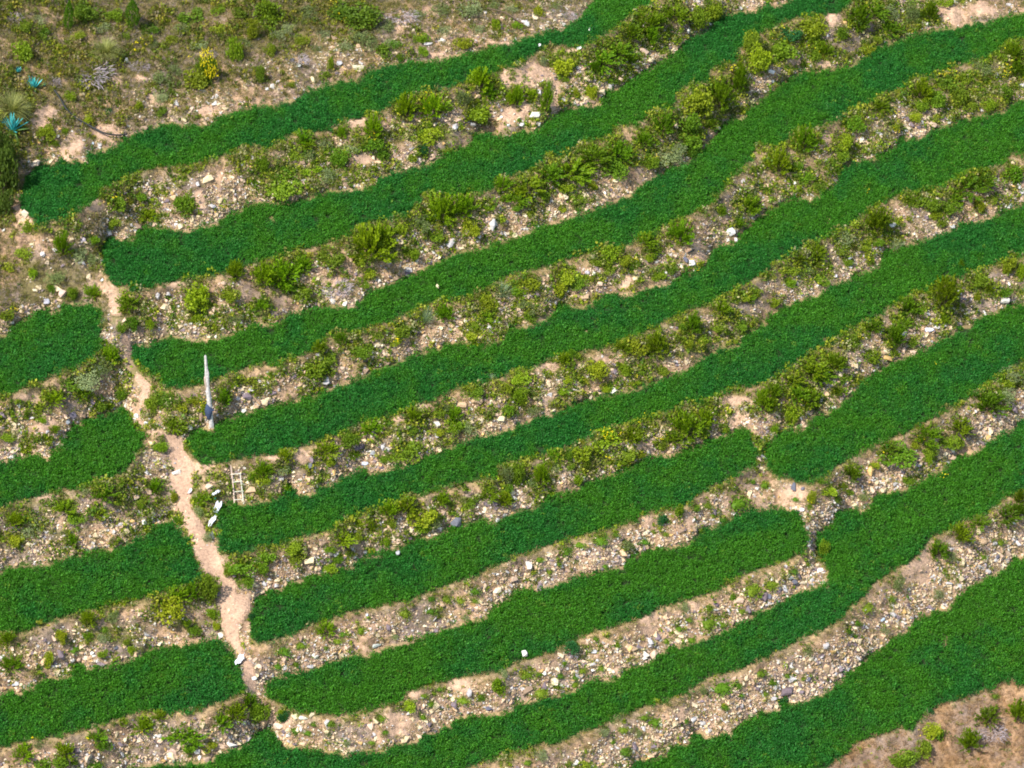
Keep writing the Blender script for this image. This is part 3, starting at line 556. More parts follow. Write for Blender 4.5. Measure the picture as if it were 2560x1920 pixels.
SH['b'] = '''
187,22,35,25 50,55,22,16 45,112,28,25 422,172,35,28 507,112,22,32 545,70,15,30 116,308,12,8 189,261,12,13 140,282,10,9 100,285,25,16 148,208,20,16 300,228,12,12 370,198,10,8 345,238,15,10
583,32,40,35 560,165,12,25 583,110,18,17 653,85,22,15 735,22,35,22 778,32,50,30 713,140,10,22 703,162,18,12 608,155,10,8 628,182,10,8 830,107,22,18 855,97,14,12 910,80,22,13 913,112,14,14 865,125,12,10 998,92,30,18 1070,55,12,17
733,340,25,20 923,265,15,10 920,292,35,15 803,305,30,15 1023,235,40,25 1043,260,12,8 993,275,10,8 673,367,25,12 608,370,30,15 568,355,12,20 615,405,50,10 640,332,20,12 825,332,18,15 893,342,12,10 963,322,14,9
250,30,26,16 320,60,24,14 410,30,30,18 470,60,22,14 520,28,22,18 95,70,22,14 165,75,20,12 130,105,20,12 270,75,18,10 370,85,18,12 470,20,20,12 1166,22,18,14 1116,55,14,10 1218,140,28,25 1221,170,14,8 1506,45,20,30 1536,22,25,25 1276,200,14,20 1246,200,8,12 1321,172,15,8 1321,357,40,20 1481,262,35,25 1506,217,45,35 1481,295,40,20 1406,347,20,20 1493,322,20,15 1636,130,30,40 1618,87,20,25 1281,402,15,12 1218,400,20,10
1759,55,30,25 1689,105,40,25 1759,92,20,20 1759,117,20,15 1894,82,20,10 1871,105,22,15 1819,75,14,18 2041,5,20,6 1819,307,25,22 1814,332,20,15 1844,265,30,20 2019,212,30,22 1989,225,20,15 1934,272,14,10 1976,250,15,12 2049,172,35,20 2071,212,22,25 2084,165,25,10 2169,195,25,18 2134,225,18,15 2094,225,20,12 1721,360,16,14 1734,380,25,15 1771,400,20,12 2184,375,25,25
55,540,20,13 247,477,16,14 235,490,10,8 250,440,25,18 402,442,24,25 292,422,25,12 200,517,14,10 60,492,14,12 17,575,16,10 70,590,12,12 110,622,12,10 155,635,14,20 15,680,16,14 427,647,40,38 425,687,12,12 287,697,18,18 262,707,14,12 322,700,12,12 497,635,25,14 465,707,8,10 150,825,25,12 420,820,14,8
713,555,28,20 775,565,15,12 653,632,22,18 568,650,10,14 868,495,16,15 938,507,20,10 885,545,20,18 1015,492,25,22 1053,442,14,8 793,590,18,14 785,615,14,8 1083,470,18,7 1050,657,20,20 863,712,22,18 708,770,22,15 678,795,20,18 778,752,30,15 813,720,18,10 1023,717,22,12 1018,702,18,8 815,805,14,6 853,737,16,8
1248,430,20,10 1248,447,14,8 1143,462,10,8 1173,420,14,7 1116,445,14,8 1213,452,10,8 1401,557,14,10 1318,547,24,20 1348,562,18,14 1376,570,10,12 1316,577,18,12 1418,590,20,12 1446,580,18,10 1291,565,16,12 1216,590,30,20 1246,610,25,15 1206,620,18,15 1211,635,12,10 1138,610,30,18 1118,627,16,12 1146,685,14,10
1553,705,20,14 1473,705,10,10 1486,740,14,10 1516,735,12,12 1376,747,25,20 1606,640,16,10 1626,635,18,12 1596,702,18,12 1586,735,10,6 1288,797,28,22 1236,765,12,12 1346,800,14,15 1431,802,14,10 1126,812,25,14 1226,820,12,10 1261,822,12,8 1376,825,10,6
2009,440,20,20 2049,442,30,18 2114,445,14,18 2144,432,14,10 1819,537,18,12 1701,577,25,14 1706,610,14,10 1774,602,20,10 1866,532,16,10 1891,520,18,10 2021,460,16,14 2034,482,12,10 1879,562,14,10 1674,652,14,14 1829,565,14,10 2114,602,20,16 2111,640,12,14 2179,572,20,20 2169,627,20,12 2204,590,12,20 1884,772,22,16 1971,740,14,10 1856,820,14,8 1819,820,14,8 2171,820,25,12 1839,732,20,14
212,875,16,12 262,850,16,14 57,897,8,12 92,907,10,8 15,940,18,10 57,970,20,10 330,872,14,18 362,862,22,14 390,877,18,10 425,867,14,12 440,882,10,12 345,962,18,14 165,1115,22,12 302,1095,7,9 32,1162,20,14 377,1072,10,14 525,1220,30,18 497,1232,14,14 387,1122,10,10
568,1035,20,10 713,997,12,8 755,947,24,22 943,892,14,10 983,920,18,14 1023,845,25,14 1090,837,14,12 1098,885,16,14 878,970,35,18 853,985,18,10 830,990,12,8 890,930,12,10 943,932,14,8 908,1110,30,22 910,1135,20,12 978,1105,12,8 1013,1082,22,10 1095,1055,14,12 848,1132,12,10 778,1130,10,10 638,1197,25,18 628,1180,25,12 578,1195,22,14 568,1220,18,20 773,1157,14,10 830,1170,12,12 803,1190,12,8 713,1182,18,10 728,1205,12,8 713,1225,16,8
1121,852,20,22 1216,840,14,8 1311,837,16,8 1516,935,16,10 1426,960,14,14 1308,945,28,20 1351,977,25,14 1338,995,14,8 1383,980,10,8 1253,977,22,20 1223,982,14,14 1268,1002,14,14 1231,1007,12,8 1248,1037,12,12 1118,1025,20,30 1191,1060,14,8 1466,1107,12,18
1711,895,24,22 1671,930,12,14 2004,970,25,14 1929,980,40,22 1889,1002,14,8 1976,962,12,10 2049,947,25,14 2069,957,18,10 1836,1062,12,9 1784,1055,22,12 1751,1075,12,16 1749,1095,8,6 2004,990,14,12 1964,1037,18,8 1776,1037,14,8 1781,1187,14,22
362,1314,35,30 460,1324,14,16 190,1374,10,12 135,1376,14,18 102,1426,10,18 222,1409,12,8 282,1404,10,10 272,1386,10,8 420,1361,14,12 470,1351,10,12 402,1344,12,10 527,1254,20,14 220,1609,18,14 410,1614,14,10 452,1609,20,10 157,1644,12,8 112,1649,30,10 200,1654,20,6
1078,1484,16,20 880,1524,18,12 560,1534,26,30 1951,1634,28,22 1991,1619,22,20 2029,1589,14,14 2009,1576,18,16 610,1546,12,14 1563,927,12,9 1621,1040,10,7 447,1271,26,30'''
SH['s'] = '''
9,330,4,4 302,1077,9,8 250,1082,8,6 280,1107,8,8 1501,1092,11,12 1526,1087,10,12 1591,1075,22,25 1538,1110,8,6 1388,1165,10,9 1436,1150,9,7 1411,1145,6,9 1328,1150,9,9 1296,1162,18,12 1251,1172,12,8 1221,1185,14,10 1163,1205,9,7 1206,1215,6,7 1186,1232,9,7 1153,1232,7,6 1306,1220,8,6 1561,1120,10,6 1511,1142,8,6 1651,1042,10,14
2121,1200,10,10 2159,1167,14,8 1741,1215,8,8 1714,1230,12,8 160,1396,13,10 225,1356,8,10 610,1399,16,14 648,1389,12,10 598,1434,9,10 638,1429,8,10 740,1366,9,7 728,1381,10,8 780,1354,10,16 873,1316,13,18 930,1289,12,10 963,1286,11,14 993,1294,9,8 1025,1271,12,12 1025,1294,9,7 928,1316,12,8 703,1396,6,6 758,1404,6,7 678,1416,6,5
1038,1499,9,16 948,1486,8,6 935,1494,6,6 915,1501,8,6 930,1518,10,7 913,1544,7,13 830,1579,7,6 640,1574,13,7 665,1579,8,8 715,1559,9,9 678,1561,7,7 803,1601,7,7 820,1544,13,10 1000,1509,12,6
1136,1451,15,14 1208,1456,9,8 1241,1459,8,7 1257,1446,8,7 1166,1491,16,9 1201,1476,9,7 1241,1476,9,6 1163,1454,8,6 1333,1389,8,12 1286,1376,7,10 1312,1371,6,6 1218,1429,7,9 1438,1381,10,9 1413,1406,8,8 1466,1354,9,8 1451,1363,5,5 1531,1309,9,11 1581,1284,9,12 1601,1316,11,8 1528,1339,18,14 1486,1336,8,7 1493,1379,10,8 1558,1346,8,7 1621,1266,25,12 1641,1286,6,6 1297,1439,9,7
1558,1476,22,14 1593,1476,10,12 1641,1449,14,12 1411,1554,14,9 1391,1546,10,7 1481,1554,7,6 1566,1524,10,8 1346,1571,10,9 1323,1599,6,9 1348,1619,14,6 1226,1644,8,8 1263,1646,14,10 1263,1619,6,7 1138,1644,8,8 1601,1499,7,5 1651,1496,8,6
1664,1254,18,14 1871,1306,18,14 1851,1341,9,10 1830,1359,9,11 1846,1371,5,6 1734,1464,6,5 1924,1291,10,9 1699,1454,8,9 1666,1469,9,9 2148,1500,9,8 225,200,7,7 1719,1075,8,7 1806,1075,12,8'''
SH['g'] = '''
600,75,22,14 625,58,20,14 670,25,26,18 700,70,24,14 690,105,20,12 740,95,22,14 770,75,24,14 830,55,26,16 845,90,20,12 900,30,24,14 950,20,26,16 960,62,22,14 1060,10,24,12 1100,15,20,12 1200,12,20,12 530,90,20,12 330,95,18,12 430,95,20,12 390,60,20,12 220,55,22,12 85,40,20,12 1030,60,18,12
350,165,25,20 345,205,22,16 380,150,18,16 793,85,30,25 1015,15,30,25 998,210,18,20 708,380,20,20 1173,135,8,15 1436,335,40,20 1456,318,30,14 1924,22,20,20 1969,30,20,30 2121,140,25,15 165,550,20,18 195,562,18,18 120,590,25,14 207,790,35,20 175,812,40,14 507,687,18,12 910,480,25,20 850,562,10,8 1131,655,20,14 1151,667,18,10 1819,515,25,18 1739,582,25,12 1929,522,25,12 2189,805,30,20 185,1060,14,10 432,1105,12,12 450,1160,14,14 965,875,18,12 1010,922,22,16 1093,1025,20,25 933,1127,20,14 1151,852,10,12 1146,882,25,10 1206,990,16,10 1148,1042,14,12 2171,850,25,20 1864,1070,16,8 2056,1200,14,14 235,1329,20,14 222,1374,14,10 85,1606,12,10 70,1135,30,22 1356,1177,16,14 1476,1314,12,14 1338,1549,14,8 1516,1494,14,14 1376,1581,12,10 1911,1361,10,9 2026,1284,12,12 1744,1404,14,14 1936,1256,18,18 1166,1629,18,12 1303,1576,14,10 708,1584,9,7 750,1604,8,9 850,1374,8,7 1003,1334,10,6 1085,1454,10,12 610,1010,20,12 1196,1010,14,10 660,330,24,14 700,310,20,14 760,320,18,12 480,560,0,0'''
SH['w'] = '1083,622,32,25 918,680,25,28 1173,362,12,10 1063,815,12,12 1010,455,10,14 205,800,22,14'
SH['d'] = '913,325,12,15 1704,70,26,19 1431,1120,13,13 1233,1396,20,14 615,1546,12,14 235,240,10,8 545,1335,10,12 860,200,0,0 1690,1512,14,10 2010,1537,8,6 828,1104,0,0'
SH['q'] = '195,148,50,20 32,30,18,20 865,22,38,20 728,612,30,24 345,1095,18,14 1490,40,16,12 640,120,26,14 2140,1575,28,12 110,170,20,10 1230,30,16,12 455,110,16,16 300,140,22,10'
SH['t'] = '228,94,35,24 25,215,40,30'
SH['c'] = '147,36,11,34 285,30,18,32'
SH = {k: [tuple(float(v) for v in p.split(',')) for p in s.split() if not p.endswith(',0,0')] for k, s in SH.items()}

# ------------------------------------------------------------------ shrub templates (radius 1, height 1)
def broom(seed):
    r = random.Random(seed); V = []; F = []; SV = []; SF = []
    for k in range(64):
        a = r.uniform(0, 6.283); el = r.uniform(.2, 1.45); L = r.uniform(.75, 1.12)
        d = Vector((math.cos(a) * math.cos(el), math.sin(a) * math.cos(el), math.sin(el)))
        base = Vector((math.cos(a) * .12 * r.random(), math.sin(a) * .12 * r.random(), 0))
        tip = base + Vector((d.x * L * .98, d.y * L * .98, d.z * L))
        side = d.cross(rv(r)).normalized()
        b = len(SV); SV += [base - side * .012, base + side * .012, tip]; SF.append((b, b + 1, b + 2))
        for q in range(24):
            t = r.uniform(.25, 1.0) ** .8; p = base.lerp(tip, t) + rv(r) * .05 * (1.3 - t)
            dd = (d * 1.3 + rv(r) * .75).normalized(); u = dd.cross(rv(r)).normalized()
            leafquad(V, F, p, dd, u, r.uniform(.10, .19), r.uniform(.026, .046))
    return mesh('foliage', V, F, M_LEAF), mesh('stems', SV, SF, M_BARK)
def leafy(seed, n=1250, lump_n=11, lw=.058):
    r = random.Random(seed); V = []; F = []; SV = []; SF = []
    L = []
    for k in range(lump_n):
        a = r.uniform(0, 6.283); q = r.uniform(.2, .68); L.append((Vector((math.cos(a) * q, math.sin(a) * q, r.uniform(.2, .62))), r.uniform(.26, .42)))
        b = len(SV); e = L[-1][0]; s = e.cross(Vector((0, 0, 1))).normalized() * .015
        SV += [Vector((0, 0, -.1)) - s, Vector((0, 0, -.1)) + s, e]; SF.append((b, b + 1, b + 2))
    for k in range(n):
        c, rad = r.choice(L); v = rv(r)
        p = c + v * rad * r.uniform(.72, 1.06)
        if p.z < -.05: p.z = r.uniform(-.05, .15)
        d = (v + rv(r) * .9).normalized(); u = d.cross(rv(r)).normalized()
        leafquad(V, F, p, d, u, r.uniform(.09, .16), lw * r.uniform(.7, 1.2))
    return mesh('foliage', V, F, M_LEAF), mesh('stems', SV, SF, M_BARK)
def cushion(seed):
    r = random.Random(seed); V = []; F = []
    for a in range(5):
        for b in range(12):
            el = a / 4 * 1.5; az = b / 12 * 6.283; q = .62 * (1 + .25 * math.sin(3 * az + seed))
            V.append(Vector((math.cos(az) * math.cos(el) * q, math.sin(az) * math.cos(el) * q, math.sin(el) * .62 - .1)))
    for a in range(4):
        for b in range(12): F.append((a * 12 + b, a * 12 + (b + 1) % 12, a * 12 + 12 + (b + 1) % 12, a * 12 + 12 + b))
    for k in range(230):
        v = rv(r); v.z = abs(v.z); q = r.uniform(.5, 1.15) * (1 + .22 * math.sin(3 * math.atan2(v.y, v.x) + seed))
        d = (v + rv(r) * .8).normalized(); u = d.cross(rv(r)).normalized()
        leafquad(V, F, Vector((v.x * q, v.y * q, v.z * q * .8 - .1)), d, u, r.uniform(.16, .3), r.uniform(.05, .09))
    return mesh('cushion_leaves', V, F, M_LEAF)
def blades(seed, n, ln, wd, up, droop, mat_, segs=3, spread=1.0):
    r = random.Random(seed); V = []; F = []
    for k in range(n):
        a = r.uniform(0, 6.283); el = up * r.uniform(.3, 1); p = Vector((math.cos(a), math.sin(a), 0)) * r.uniform(0, .18)
        d = Vector((math.cos(a) * math.cos(el) * spread, math.sin(a) * math.cos(el) * spread, math.sin(el))).normalized(); s = Vector((-math.sin(a), math.cos(a), 0))
        L = ln * r.uniform(.7, 1.1); b = len(V); st = L / segs
        for q in range(segs + 1):
            wq = wd * (1 - q / segs) ** .7 + .002; V += [p - s * wq, p + s * wq]; p = p + d * st; d = (d + Vector((0, 0, -droop)) + rv(r) * .05).normalized()
        for q in range(segs): F.append((b + 2 * q, b + 2 * q + 1, b + 2 * q + 3, b + 2 * q + 2))
    return mesh('blades', V, F, mat_)
def twiggy(seed):
    r = random.Random(seed); V = []; F = []
    for k in range(420):
        a = r.uniform(0, 6.283); q = math.sqrt(r.random()) * .85; p = Vector((math.cos(a) * q, math.sin(a) * q, r.uniform(0, .5) * (1 - q * .6)))
        d = (Vector((math.cos(a) * .7, math.sin(a) * .7, r.uniform(.1, .9))) + rv(r) * .6).normalized(); u = d.cross(rv(r)).normalized()
        leafquad(V, F, p, d, u, r.uniform(.22, .5), .019)
    return mesh('twigs', V, F, M_TWIG)
def column_tree(seed):
    r = random.Random(seed); V = []; F = []
    for k in range(1100):
        h = r.random() ** .8; rad = .95 * math.sin(min(1, h * 1.25 + .12) * math.pi) ** .7 * (1 - .25 * h); a = r.uniform(0, 6.283); q = rad * math.sqrt(r.uniform(.25, 1))
        d = (Vector((math.cos(a) * .35, math.sin(a) * .35, 1)) + rv(r) * .5).normalized(); u = d.cross(rv(r)).normalized()
        leafquad(V, F, Vector((math.cos(a) * q, math.sin(a) * q, .04 + h * .9)), d, u, r.uniform(.05, .1), r.uniform(.03, .07))
    v, f = tube([(0, 0, -.08), (0, 0, .3), (0, 0, .8)], [.09, .07, .02], 7)
    return mesh('crown', V, F, M_LEAF), mesh('trunk', v, f, M_BARK)
T_BROOM = [broom(k) for k in range(10)]; T_LEAFY = [leafy(20 + k) for k in range(8)] + [leafy(40 + k, 950, 8, .07) for k in range(4)]
T_GREY = [leafy(60 + k, 900, 10, .032) for k in range(5)]; T_CUSH = [cushion(k) for k in range(8)]
T_SPIKY = [blades(80 + k, 130, 1.25, .012, 1.5, .10, M_LEAF) for k in range(3)]
T_TUSS = [blades(90 + k, 520, 1.55, .012, 1.4, .28, M_LEAF, 4) for k in range(2)]
T_TWIG = [twiggy(k) for k in range(4)]; T_TREE = [column_tree(5), column_tree(6)]

ORD = ['first','second','third','fourth','fifth','sixth','seventh','eighth','ninth','tenth','eleventh','twelfth','thirteenth','fourteenth','fifteenth','sixteenth','seventeenth','eighteenth','nineteenth']
def ordinal(k):
    if k < 19: return ORD[k]
    tens = {2:'twent',3:'thirt',4:'fort',5:'fift',6:'sixt'}[(k + 1) // 10]
    return tens + 'ieth' if (k + 1) % 10 == 0 else tens + 'y-' + ORD[(k + 1) % 10 - 1]
def bankkey(x, y):
    j = int(round((y - GY0) / MS)); i = int(round((x - GX0) / MS)); j = min(max(j, 0), MH - 1); i = min(max(i, 0), MW - 1)
    if sid[j, i] >= 0:
        # in front of a crop edge: belongs to the nearer bank
        for q in range(0, 40):
            if j + q < MH and sid[j + q, i] < 0: j = j + q; break
            if sid[j - q, i] < 0: j = j - q; break
    if wild_bot[j, i]: return 'bottom'
    if wild_top[j, i]: return 'scrub'
    return KEYS[above[j, i]] if above[j, i] >= 0 else 'scrub'
def bankphrase(k):
    return {'scrub': 'on the wild slope above the terraces', 'bottom': 'in the dry grass at the bottom right'}.get(k) or 'on the bank below the %s crop strip' % SNAME[k]
KIND = {'f': ('broom_shrub', 'feathery green shrub', 'shrub'), 'b': ('leafy_bush', 'leafy bush', 'bush'), 's': ('cushion_weed', 'low green cushion', 'weed'),
        'g': ('grey_green_shrub', 'grey-green shrub', 'shrub'), 'w': ('spiky_pale_shrub', 'spiky pale shrub', 'shrub'), 'd': ('dark_green_bush', 'dark green bush', 'bush'),
        'q': ('dry_brush', 'dry grey brushwood', 'brush'), 't': ('grass_tussock', 'pale fountain tussock', 'grass tussock'), 'c': ('conical_tree', 'slender upright green tree', 'tree')}
GROUP = {'f': 'feathery broom shrubs on the terrace banks', 'b': 'leafy bushes on the terrace banks', 's': 'green cushion weeds among the rubble', 'g': 'grey-green shrubs on the banks',
         'w': 'spiky pale shrubs on the banks', 'd': 'dark green bushes on the banks', 'q': 'patches of dry grey brushwood', 't': 'pale fountain tussocks', 'c': 'slender trees at the top of the slope'}
def shrub_colour(k, x, y, r):
    j = r.uniform(.8, 1.25)
    if k == 'f': c = np.array([.175, .30, .004]) * (1 - .35 * (x / 2300) * (x > 1200)); c = c * (1 + np.array([.25, .05, 0]) * r.uniform(-1, 1))  # broom shrubs darken rightward: weaker sun and vignetting put into their colour
    elif k == 'b': c = np.array([.235, .325, .012]) if r.random() < .5 else np.array([.15, .25, .012]); c = c * (1 + np.array([.3, .08, .3]) * r.uniform(-1, 1))
    elif k == 's': c = np.array([.12, .21, .010]) * (1 + np.array([.35, .08, .3]) * r.uniform(-1, 1))
    elif k == 'g': c = np.array([.25, .31, .14]) if r.random() < .5 else np.array([.16, .21, .07])
    elif k == 'w': c = np.array([.30, .40, .24])
    elif k == 'd': c = np.array([.03, .14, .035])
    elif k == 'q': c = np.array([.34, .29, .32])
    elif k == 't': c = np.array([.29, .31, .10])
    else: c = np.array([.07, .16, .006])
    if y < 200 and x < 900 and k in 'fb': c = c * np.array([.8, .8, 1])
    return c * j
allsh = []
for k, L in SH.items():
    for (x, y, a, b) in L: allsh.append((k, bankkey(x, y + b * .4), x, y, a, b))
counts = {}
for s in allsh: counts[s[:2]] = counts.get(s[:2], 0) + 1
seen = {}
for s in sorted(allsh, key=lambda s: s[2]):
    k, bk, x, y, a, b = s; nm, desc, cat = KIND[k]; r = random.Random(int(x * 7 + y))
    q = seen.get((k, bk), 0); seen[(k, bk)] = q + 1
    n = counts[(k, bk)]
    if n == 1: lab = 'only %s %s' % (desc, bankphrase(bk))
    elif q == 0: lab = 'leftmost %s %s' % (desc, bankphrase(bk))
    elif q == n - 1: lab = 'rightmost %s %s' % (desc, bankphrase(bk))
    elif q < n / 2: lab = '%s %s from the left %s' % (ordinal(q), desc, bankphrase(bk))
    else: lab = '%s %s from the right %s' % (ordinal(n - 1 - q), desc, bankphrase(bk))
    lab = lab.replace('second', 'second', 1)
    if len(lab.split()) > 16: lab = lab.replace('on the bank below the', 'below the')
    if len(lab.split()) > 16: lab = lab.replace(' crop strip', ' strip')
    base = at(x, y + b * (.55 if k not in 'ct' else .95)); nn = Vector(normal(x, y + b * .5).tolist())
    rad = a * UNIT * r.uniform(1.05, 1.3); hh = max((2 * b * UNIT * 1.0 - .5 * rad) / .87 * .95, rad * .5)
    lean = (nn * .35 + Vector((0, 0, 1))).normalized(); rot = lean.to_track_quat('Z', 'Y').to_euler()
    e = Matrix.Rotation(r.uniform(0, 6.28), 4, 'Z'); rot = (lean.to_track_quat('Z', 'Y').to_matrix().to_4x4() @ e).to_euler()
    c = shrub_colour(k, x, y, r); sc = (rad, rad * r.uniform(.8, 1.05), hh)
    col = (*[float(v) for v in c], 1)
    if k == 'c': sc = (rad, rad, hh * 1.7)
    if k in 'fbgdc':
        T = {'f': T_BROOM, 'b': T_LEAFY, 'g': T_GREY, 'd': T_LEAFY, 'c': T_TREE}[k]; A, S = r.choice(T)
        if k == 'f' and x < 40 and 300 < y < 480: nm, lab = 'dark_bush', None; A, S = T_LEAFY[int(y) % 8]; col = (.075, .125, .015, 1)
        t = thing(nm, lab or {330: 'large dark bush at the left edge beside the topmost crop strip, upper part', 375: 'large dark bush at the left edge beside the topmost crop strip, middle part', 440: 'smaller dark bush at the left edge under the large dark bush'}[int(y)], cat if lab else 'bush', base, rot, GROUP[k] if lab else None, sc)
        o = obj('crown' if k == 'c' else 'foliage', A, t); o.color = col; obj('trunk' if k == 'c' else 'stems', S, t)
    else:
        T = {'s': T_CUSH, 'w': T_SPIKY, 'q': T_TWIG, 't': T_TUSS}[k]
        if k == 's': base = base + nn * .03; sc = (rad * r.uniform(.9, 1.15), rad * r.uniform(.75, 1.1), max(hh * .5, rad * r.uniform(.35, .55)))
        if k == 'q': sc = (rad, rad * .9, max(hh * .6, .35))
        if k in 'wt': sc = (rad * .8, rad * .8, max(hh * .75, rad * .7))
        o = obj(nm, r.choice(T)); o.location = base; o.rotation_euler = rot; o.scale = sc; o.color = col
        tag(o, lab, cat, GROUP[k])
# ------------------------------------------------------------------ stony banks
shade_sh = np.zeros((MH, MW))
for (k, bk, x, y, a, b) in allsh:
    i0, i1 = int((x - a - GX0) / MS), int((x + a - GX0) / MS); j0, j1 = int((y - b - GY0) / MS), int((y + b - GY0) / MS)
    sl_ = (slice(max(j0, 0), j1), slice(max(i0, 0), i1))
    d = ((XX[sl_] - x) / a) ** 2 + ((YY[sl_] - y) / b) ** 2
    shade_sh[sl_] = np.maximum(shade_sh[sl_], (d < .85) * 1.0)
near_sh = shade_sh.copy()
for _ in range(10):
    near_sh[1:-1, 1:-1] = (near_sh[1:-1, 1:-1] + near_sh[2:, 1:-1] + near_sh[:-2, 1:-1] + near_sh[1:-1, 2:] + near_sh[1:-1, :-2]) / 5
s1 = noise2(MH, MW, 40, 61, 3, 1.3, .8); s2 = noise2(MH, MW, 12, 62, 3); s3 = noise2(MH, MW, 26, 63, 3, 1.3, .8)
lower = LOWER                 # the lower banks are stonier and balder
stoney = np.clip((s1 - .40) * 3.5 + (s2 - .5) * 1.5 + .35 + .4 * lower, 0, 1) * np.clip((frac - .12) * 5, 0, 1)
stoney = np.where(wild_top, np.clip(.55 + (s1 - .5) * 3 + (s2 - .5) * 3, .05, 1) * np.clip((120 - dn) / 50, 0, 1) * np.where(XX < 420, .5, 1), stoney)
stoney = np.where(path, .05, np.where(wild_bot, .03, stoney) * bank * (1 - .93 * bare))
# stone colours: cream, tan, pinkish, pale grey, white, purple-grey, ochre
SC = np.array([[.76,.61,.38],[.66,.46,.28],[.70,.50,.36],[.56,.53,.52],[.84,.79,.70],[.22,.17,.19],[.72,.46,.18],[.36,.25,.17],[.80,.67,.46]])
SP = np.array([.18,.16,.13,.11,.06,.11,.03,.13,.09])
def stone_cols(r, n):
    return SC[r.choice(len(SC), n, p=SP / SP.sum())] * r.uniform(.68, 1.06, (n, 1))
ROCKM = [rock(600 + k, random.uniform(.45, .85), 12, .35 * (k % 2)) for k in range(14)]
for me in ROCKM: me.materials.append(M_STONE)
bankid = np.where(bank | path, above, -9)
bankid = np.where(wild_top, -2, bankid); bankid = np.where(wild_bot, -3, bankid)
BL = {k: 'stony bank with rubble and weeds below the %s crop strip' % SNAME[k] for k in KEYS}
for n, bk in list(enumerate(KEYS)) + [(-2, 'scrub')]:
    m = bankid == n
    area = (m * AREA_M * (XX > 0) * (XX < IMW) * (YY > 0) * (YY < IMH)).sum()
    if area < 3: continue
    Xb, Yb, r = scatter(m * stoney ** 1.2 * (.35 + frac) * (1 - .75 * shade_sh), 6.0, 2000 + n, 20)
    sz = np.clip(r.lognormal(math.log(.135), .34, len(Xb)), .09, .34)
    keep = np.argsort(-sz)[:298]
    Xb, Yb, sz = Xb[keep], Yb[keep], sz[keep]
    P = ground(Xb, Yb); NN = normal(Xb, Yb); cc = stone_cols(r, len(Xb))
    if len(P) == 0: continue
    t = thing('stony_bank' if n >= 0 else 'rock_outcrop', BL.get(bk, 'broken rocky outcrop along the upper edge of the topmost crop strip'), 'stone bank', P.mean(0).tolist())
    c0 = Vector(P.mean(0).tolist())
    for q in range(len(P)):
        o = bpy.data.objects.new('stone', ROCKM[q % 14]); COL.objects.link(o); o.parent = t
        o.location = (Vector((P[q] + NN[q] * sz[q] * .25).tolist()) - c0)
        z_ = Vector((NN[q] * .6 + np.array([0, 0, .4])).tolist()).normalized()
        o.rotation_euler = (z_.to_track_quat('Z', 'Y').to_matrix() @ Matrix.Rotation(r.uniform(0, 6.28), 3, 'Z')).to_euler()
        s = sz[q]; o.scale = (s * r.uniform(.95, 1.5), s * r.uniform(.7, 1), s * r.uniform(.6, .95)); o.color = (*cc[q].tolist(), 1)
    X, Y, r = scatter(m * stoney * (.6 + .7 * frac) * (1 - .7 * shade_sh), 150, 3000 + n, 225)
    P = ground(X, Y); NN = normal(X, Y); s = np.clip(r.lognormal(math.log(.058), .36, len(X)), .025, .13)
    P = P + NN * (s * .25)[:, None] - np.array(c0)
    sc_ = np.c_[s * r.uniform(.9, 1.5, len(X)), s, s * r.uniform(.6, 1, len(X))]
    o = cloud('rubble', P, np.c_[r.normal(.5, .4, len(X)), r.normal(0, .4, len(X)), r.uniform(0, 6.28, len(X))], sc_, stone_cols(r, len(X)), r.integers(0, 9, len(X)), 'rubble', t)
    tag(o, kind='stuff')

# ------------------------------------------------------------------ ground cover on the banks
weedp = np.clip((s3 - .49) * 6 + (s2 - .5) * 2 + .12 - .8 * lower, 0, 1) * .95 + .95 * np.clip(near_sh * 1.3, 0, 1) * (1 - .6 * lower) + .05
weedp = np.where(wild_top | left_wild, np.clip((s3 - .40) * 3.2, .03, 1) * np.where(wild_top, np.clip(dn / 150, .3, 1.3), .5), weedp)
weedp = np.where(wild_bot, .05, weedp) * bank * (1 - .93 * bare)
X, Y, r = scatter(np.clip(weedp, 0, 1), 62, 4001, 230)
P = ground(X, Y); t = r.random(len(X))[:, None]; wt_ = mval(wild_top | left_wild, X, Y)[:, None]
pal = np.array([[.20,.28,.012],[.13,.22,.010],[.30,.33,.03],[.19,.20,.05],[.34,.33,.16],[.08,.16,.012]])
col = pal[r.choice(6, len(X), p=[.26,.24,.16,.16,.08,.10])] * r.uniform(.75, 1.2, (len(X), 1))
col = np.where(wt_, col * np.array([.85, .72, .9]), col)
s = np.clip(r.lognormal(.08, .35, len(X)), .4, 2.3) * np.where(mval(lower, X, Y) > .5, .7, 1)
tag(cloud('low_weeds', P, np.c_[r.normal(.3, .25, len(X)), r.normal(0, .25, len(X)), r.uniform(0, 6.28, len(X))], np.c_[s, s, s], col, r.integers(0, 8, len(X)), 'weed'),
    'low yellow-green weeds sprouting between the stones on all the banks', 'weeds', kind='stuff')
edgeb = np.clip(1.1 - up / 20 + (s2 - .5) * 2.0, 0, 1) * (above >= 0)
grassp = .34 + edgeb * .8 + np.clip((.5 - s3) * 4, 0, .5)
grassp = np.where(wild_top | left_wild, np.where(wild_top, 1.2 + np.clip(dn / 120, 0, 1) * 1.0, 1.0), grassp); grassp = np.where(wild_bot, 1.0, grassp) * bank * (1 - .85 * bare)
X, Y, r = scatter(np.clip(grassp, 0, 2.2), 42, 4002, 230)
P = ground(X, Y)
pal = np.array([[.46,.36,.17],[.36,.28,.13],[.28,.27,.08],[.40,.34,.20],[.20,.22,.05]])
col = pal[r.choice(5, len(X), p=[.28,.27,.2,.13,.12])] * r.uniform(.75, 1.15, (len(X), 1))
wt_ = mval(wild_top | left_wild, X, Y)[:, None]; wb_ = mval(wild_bot, X, Y)[:, None]
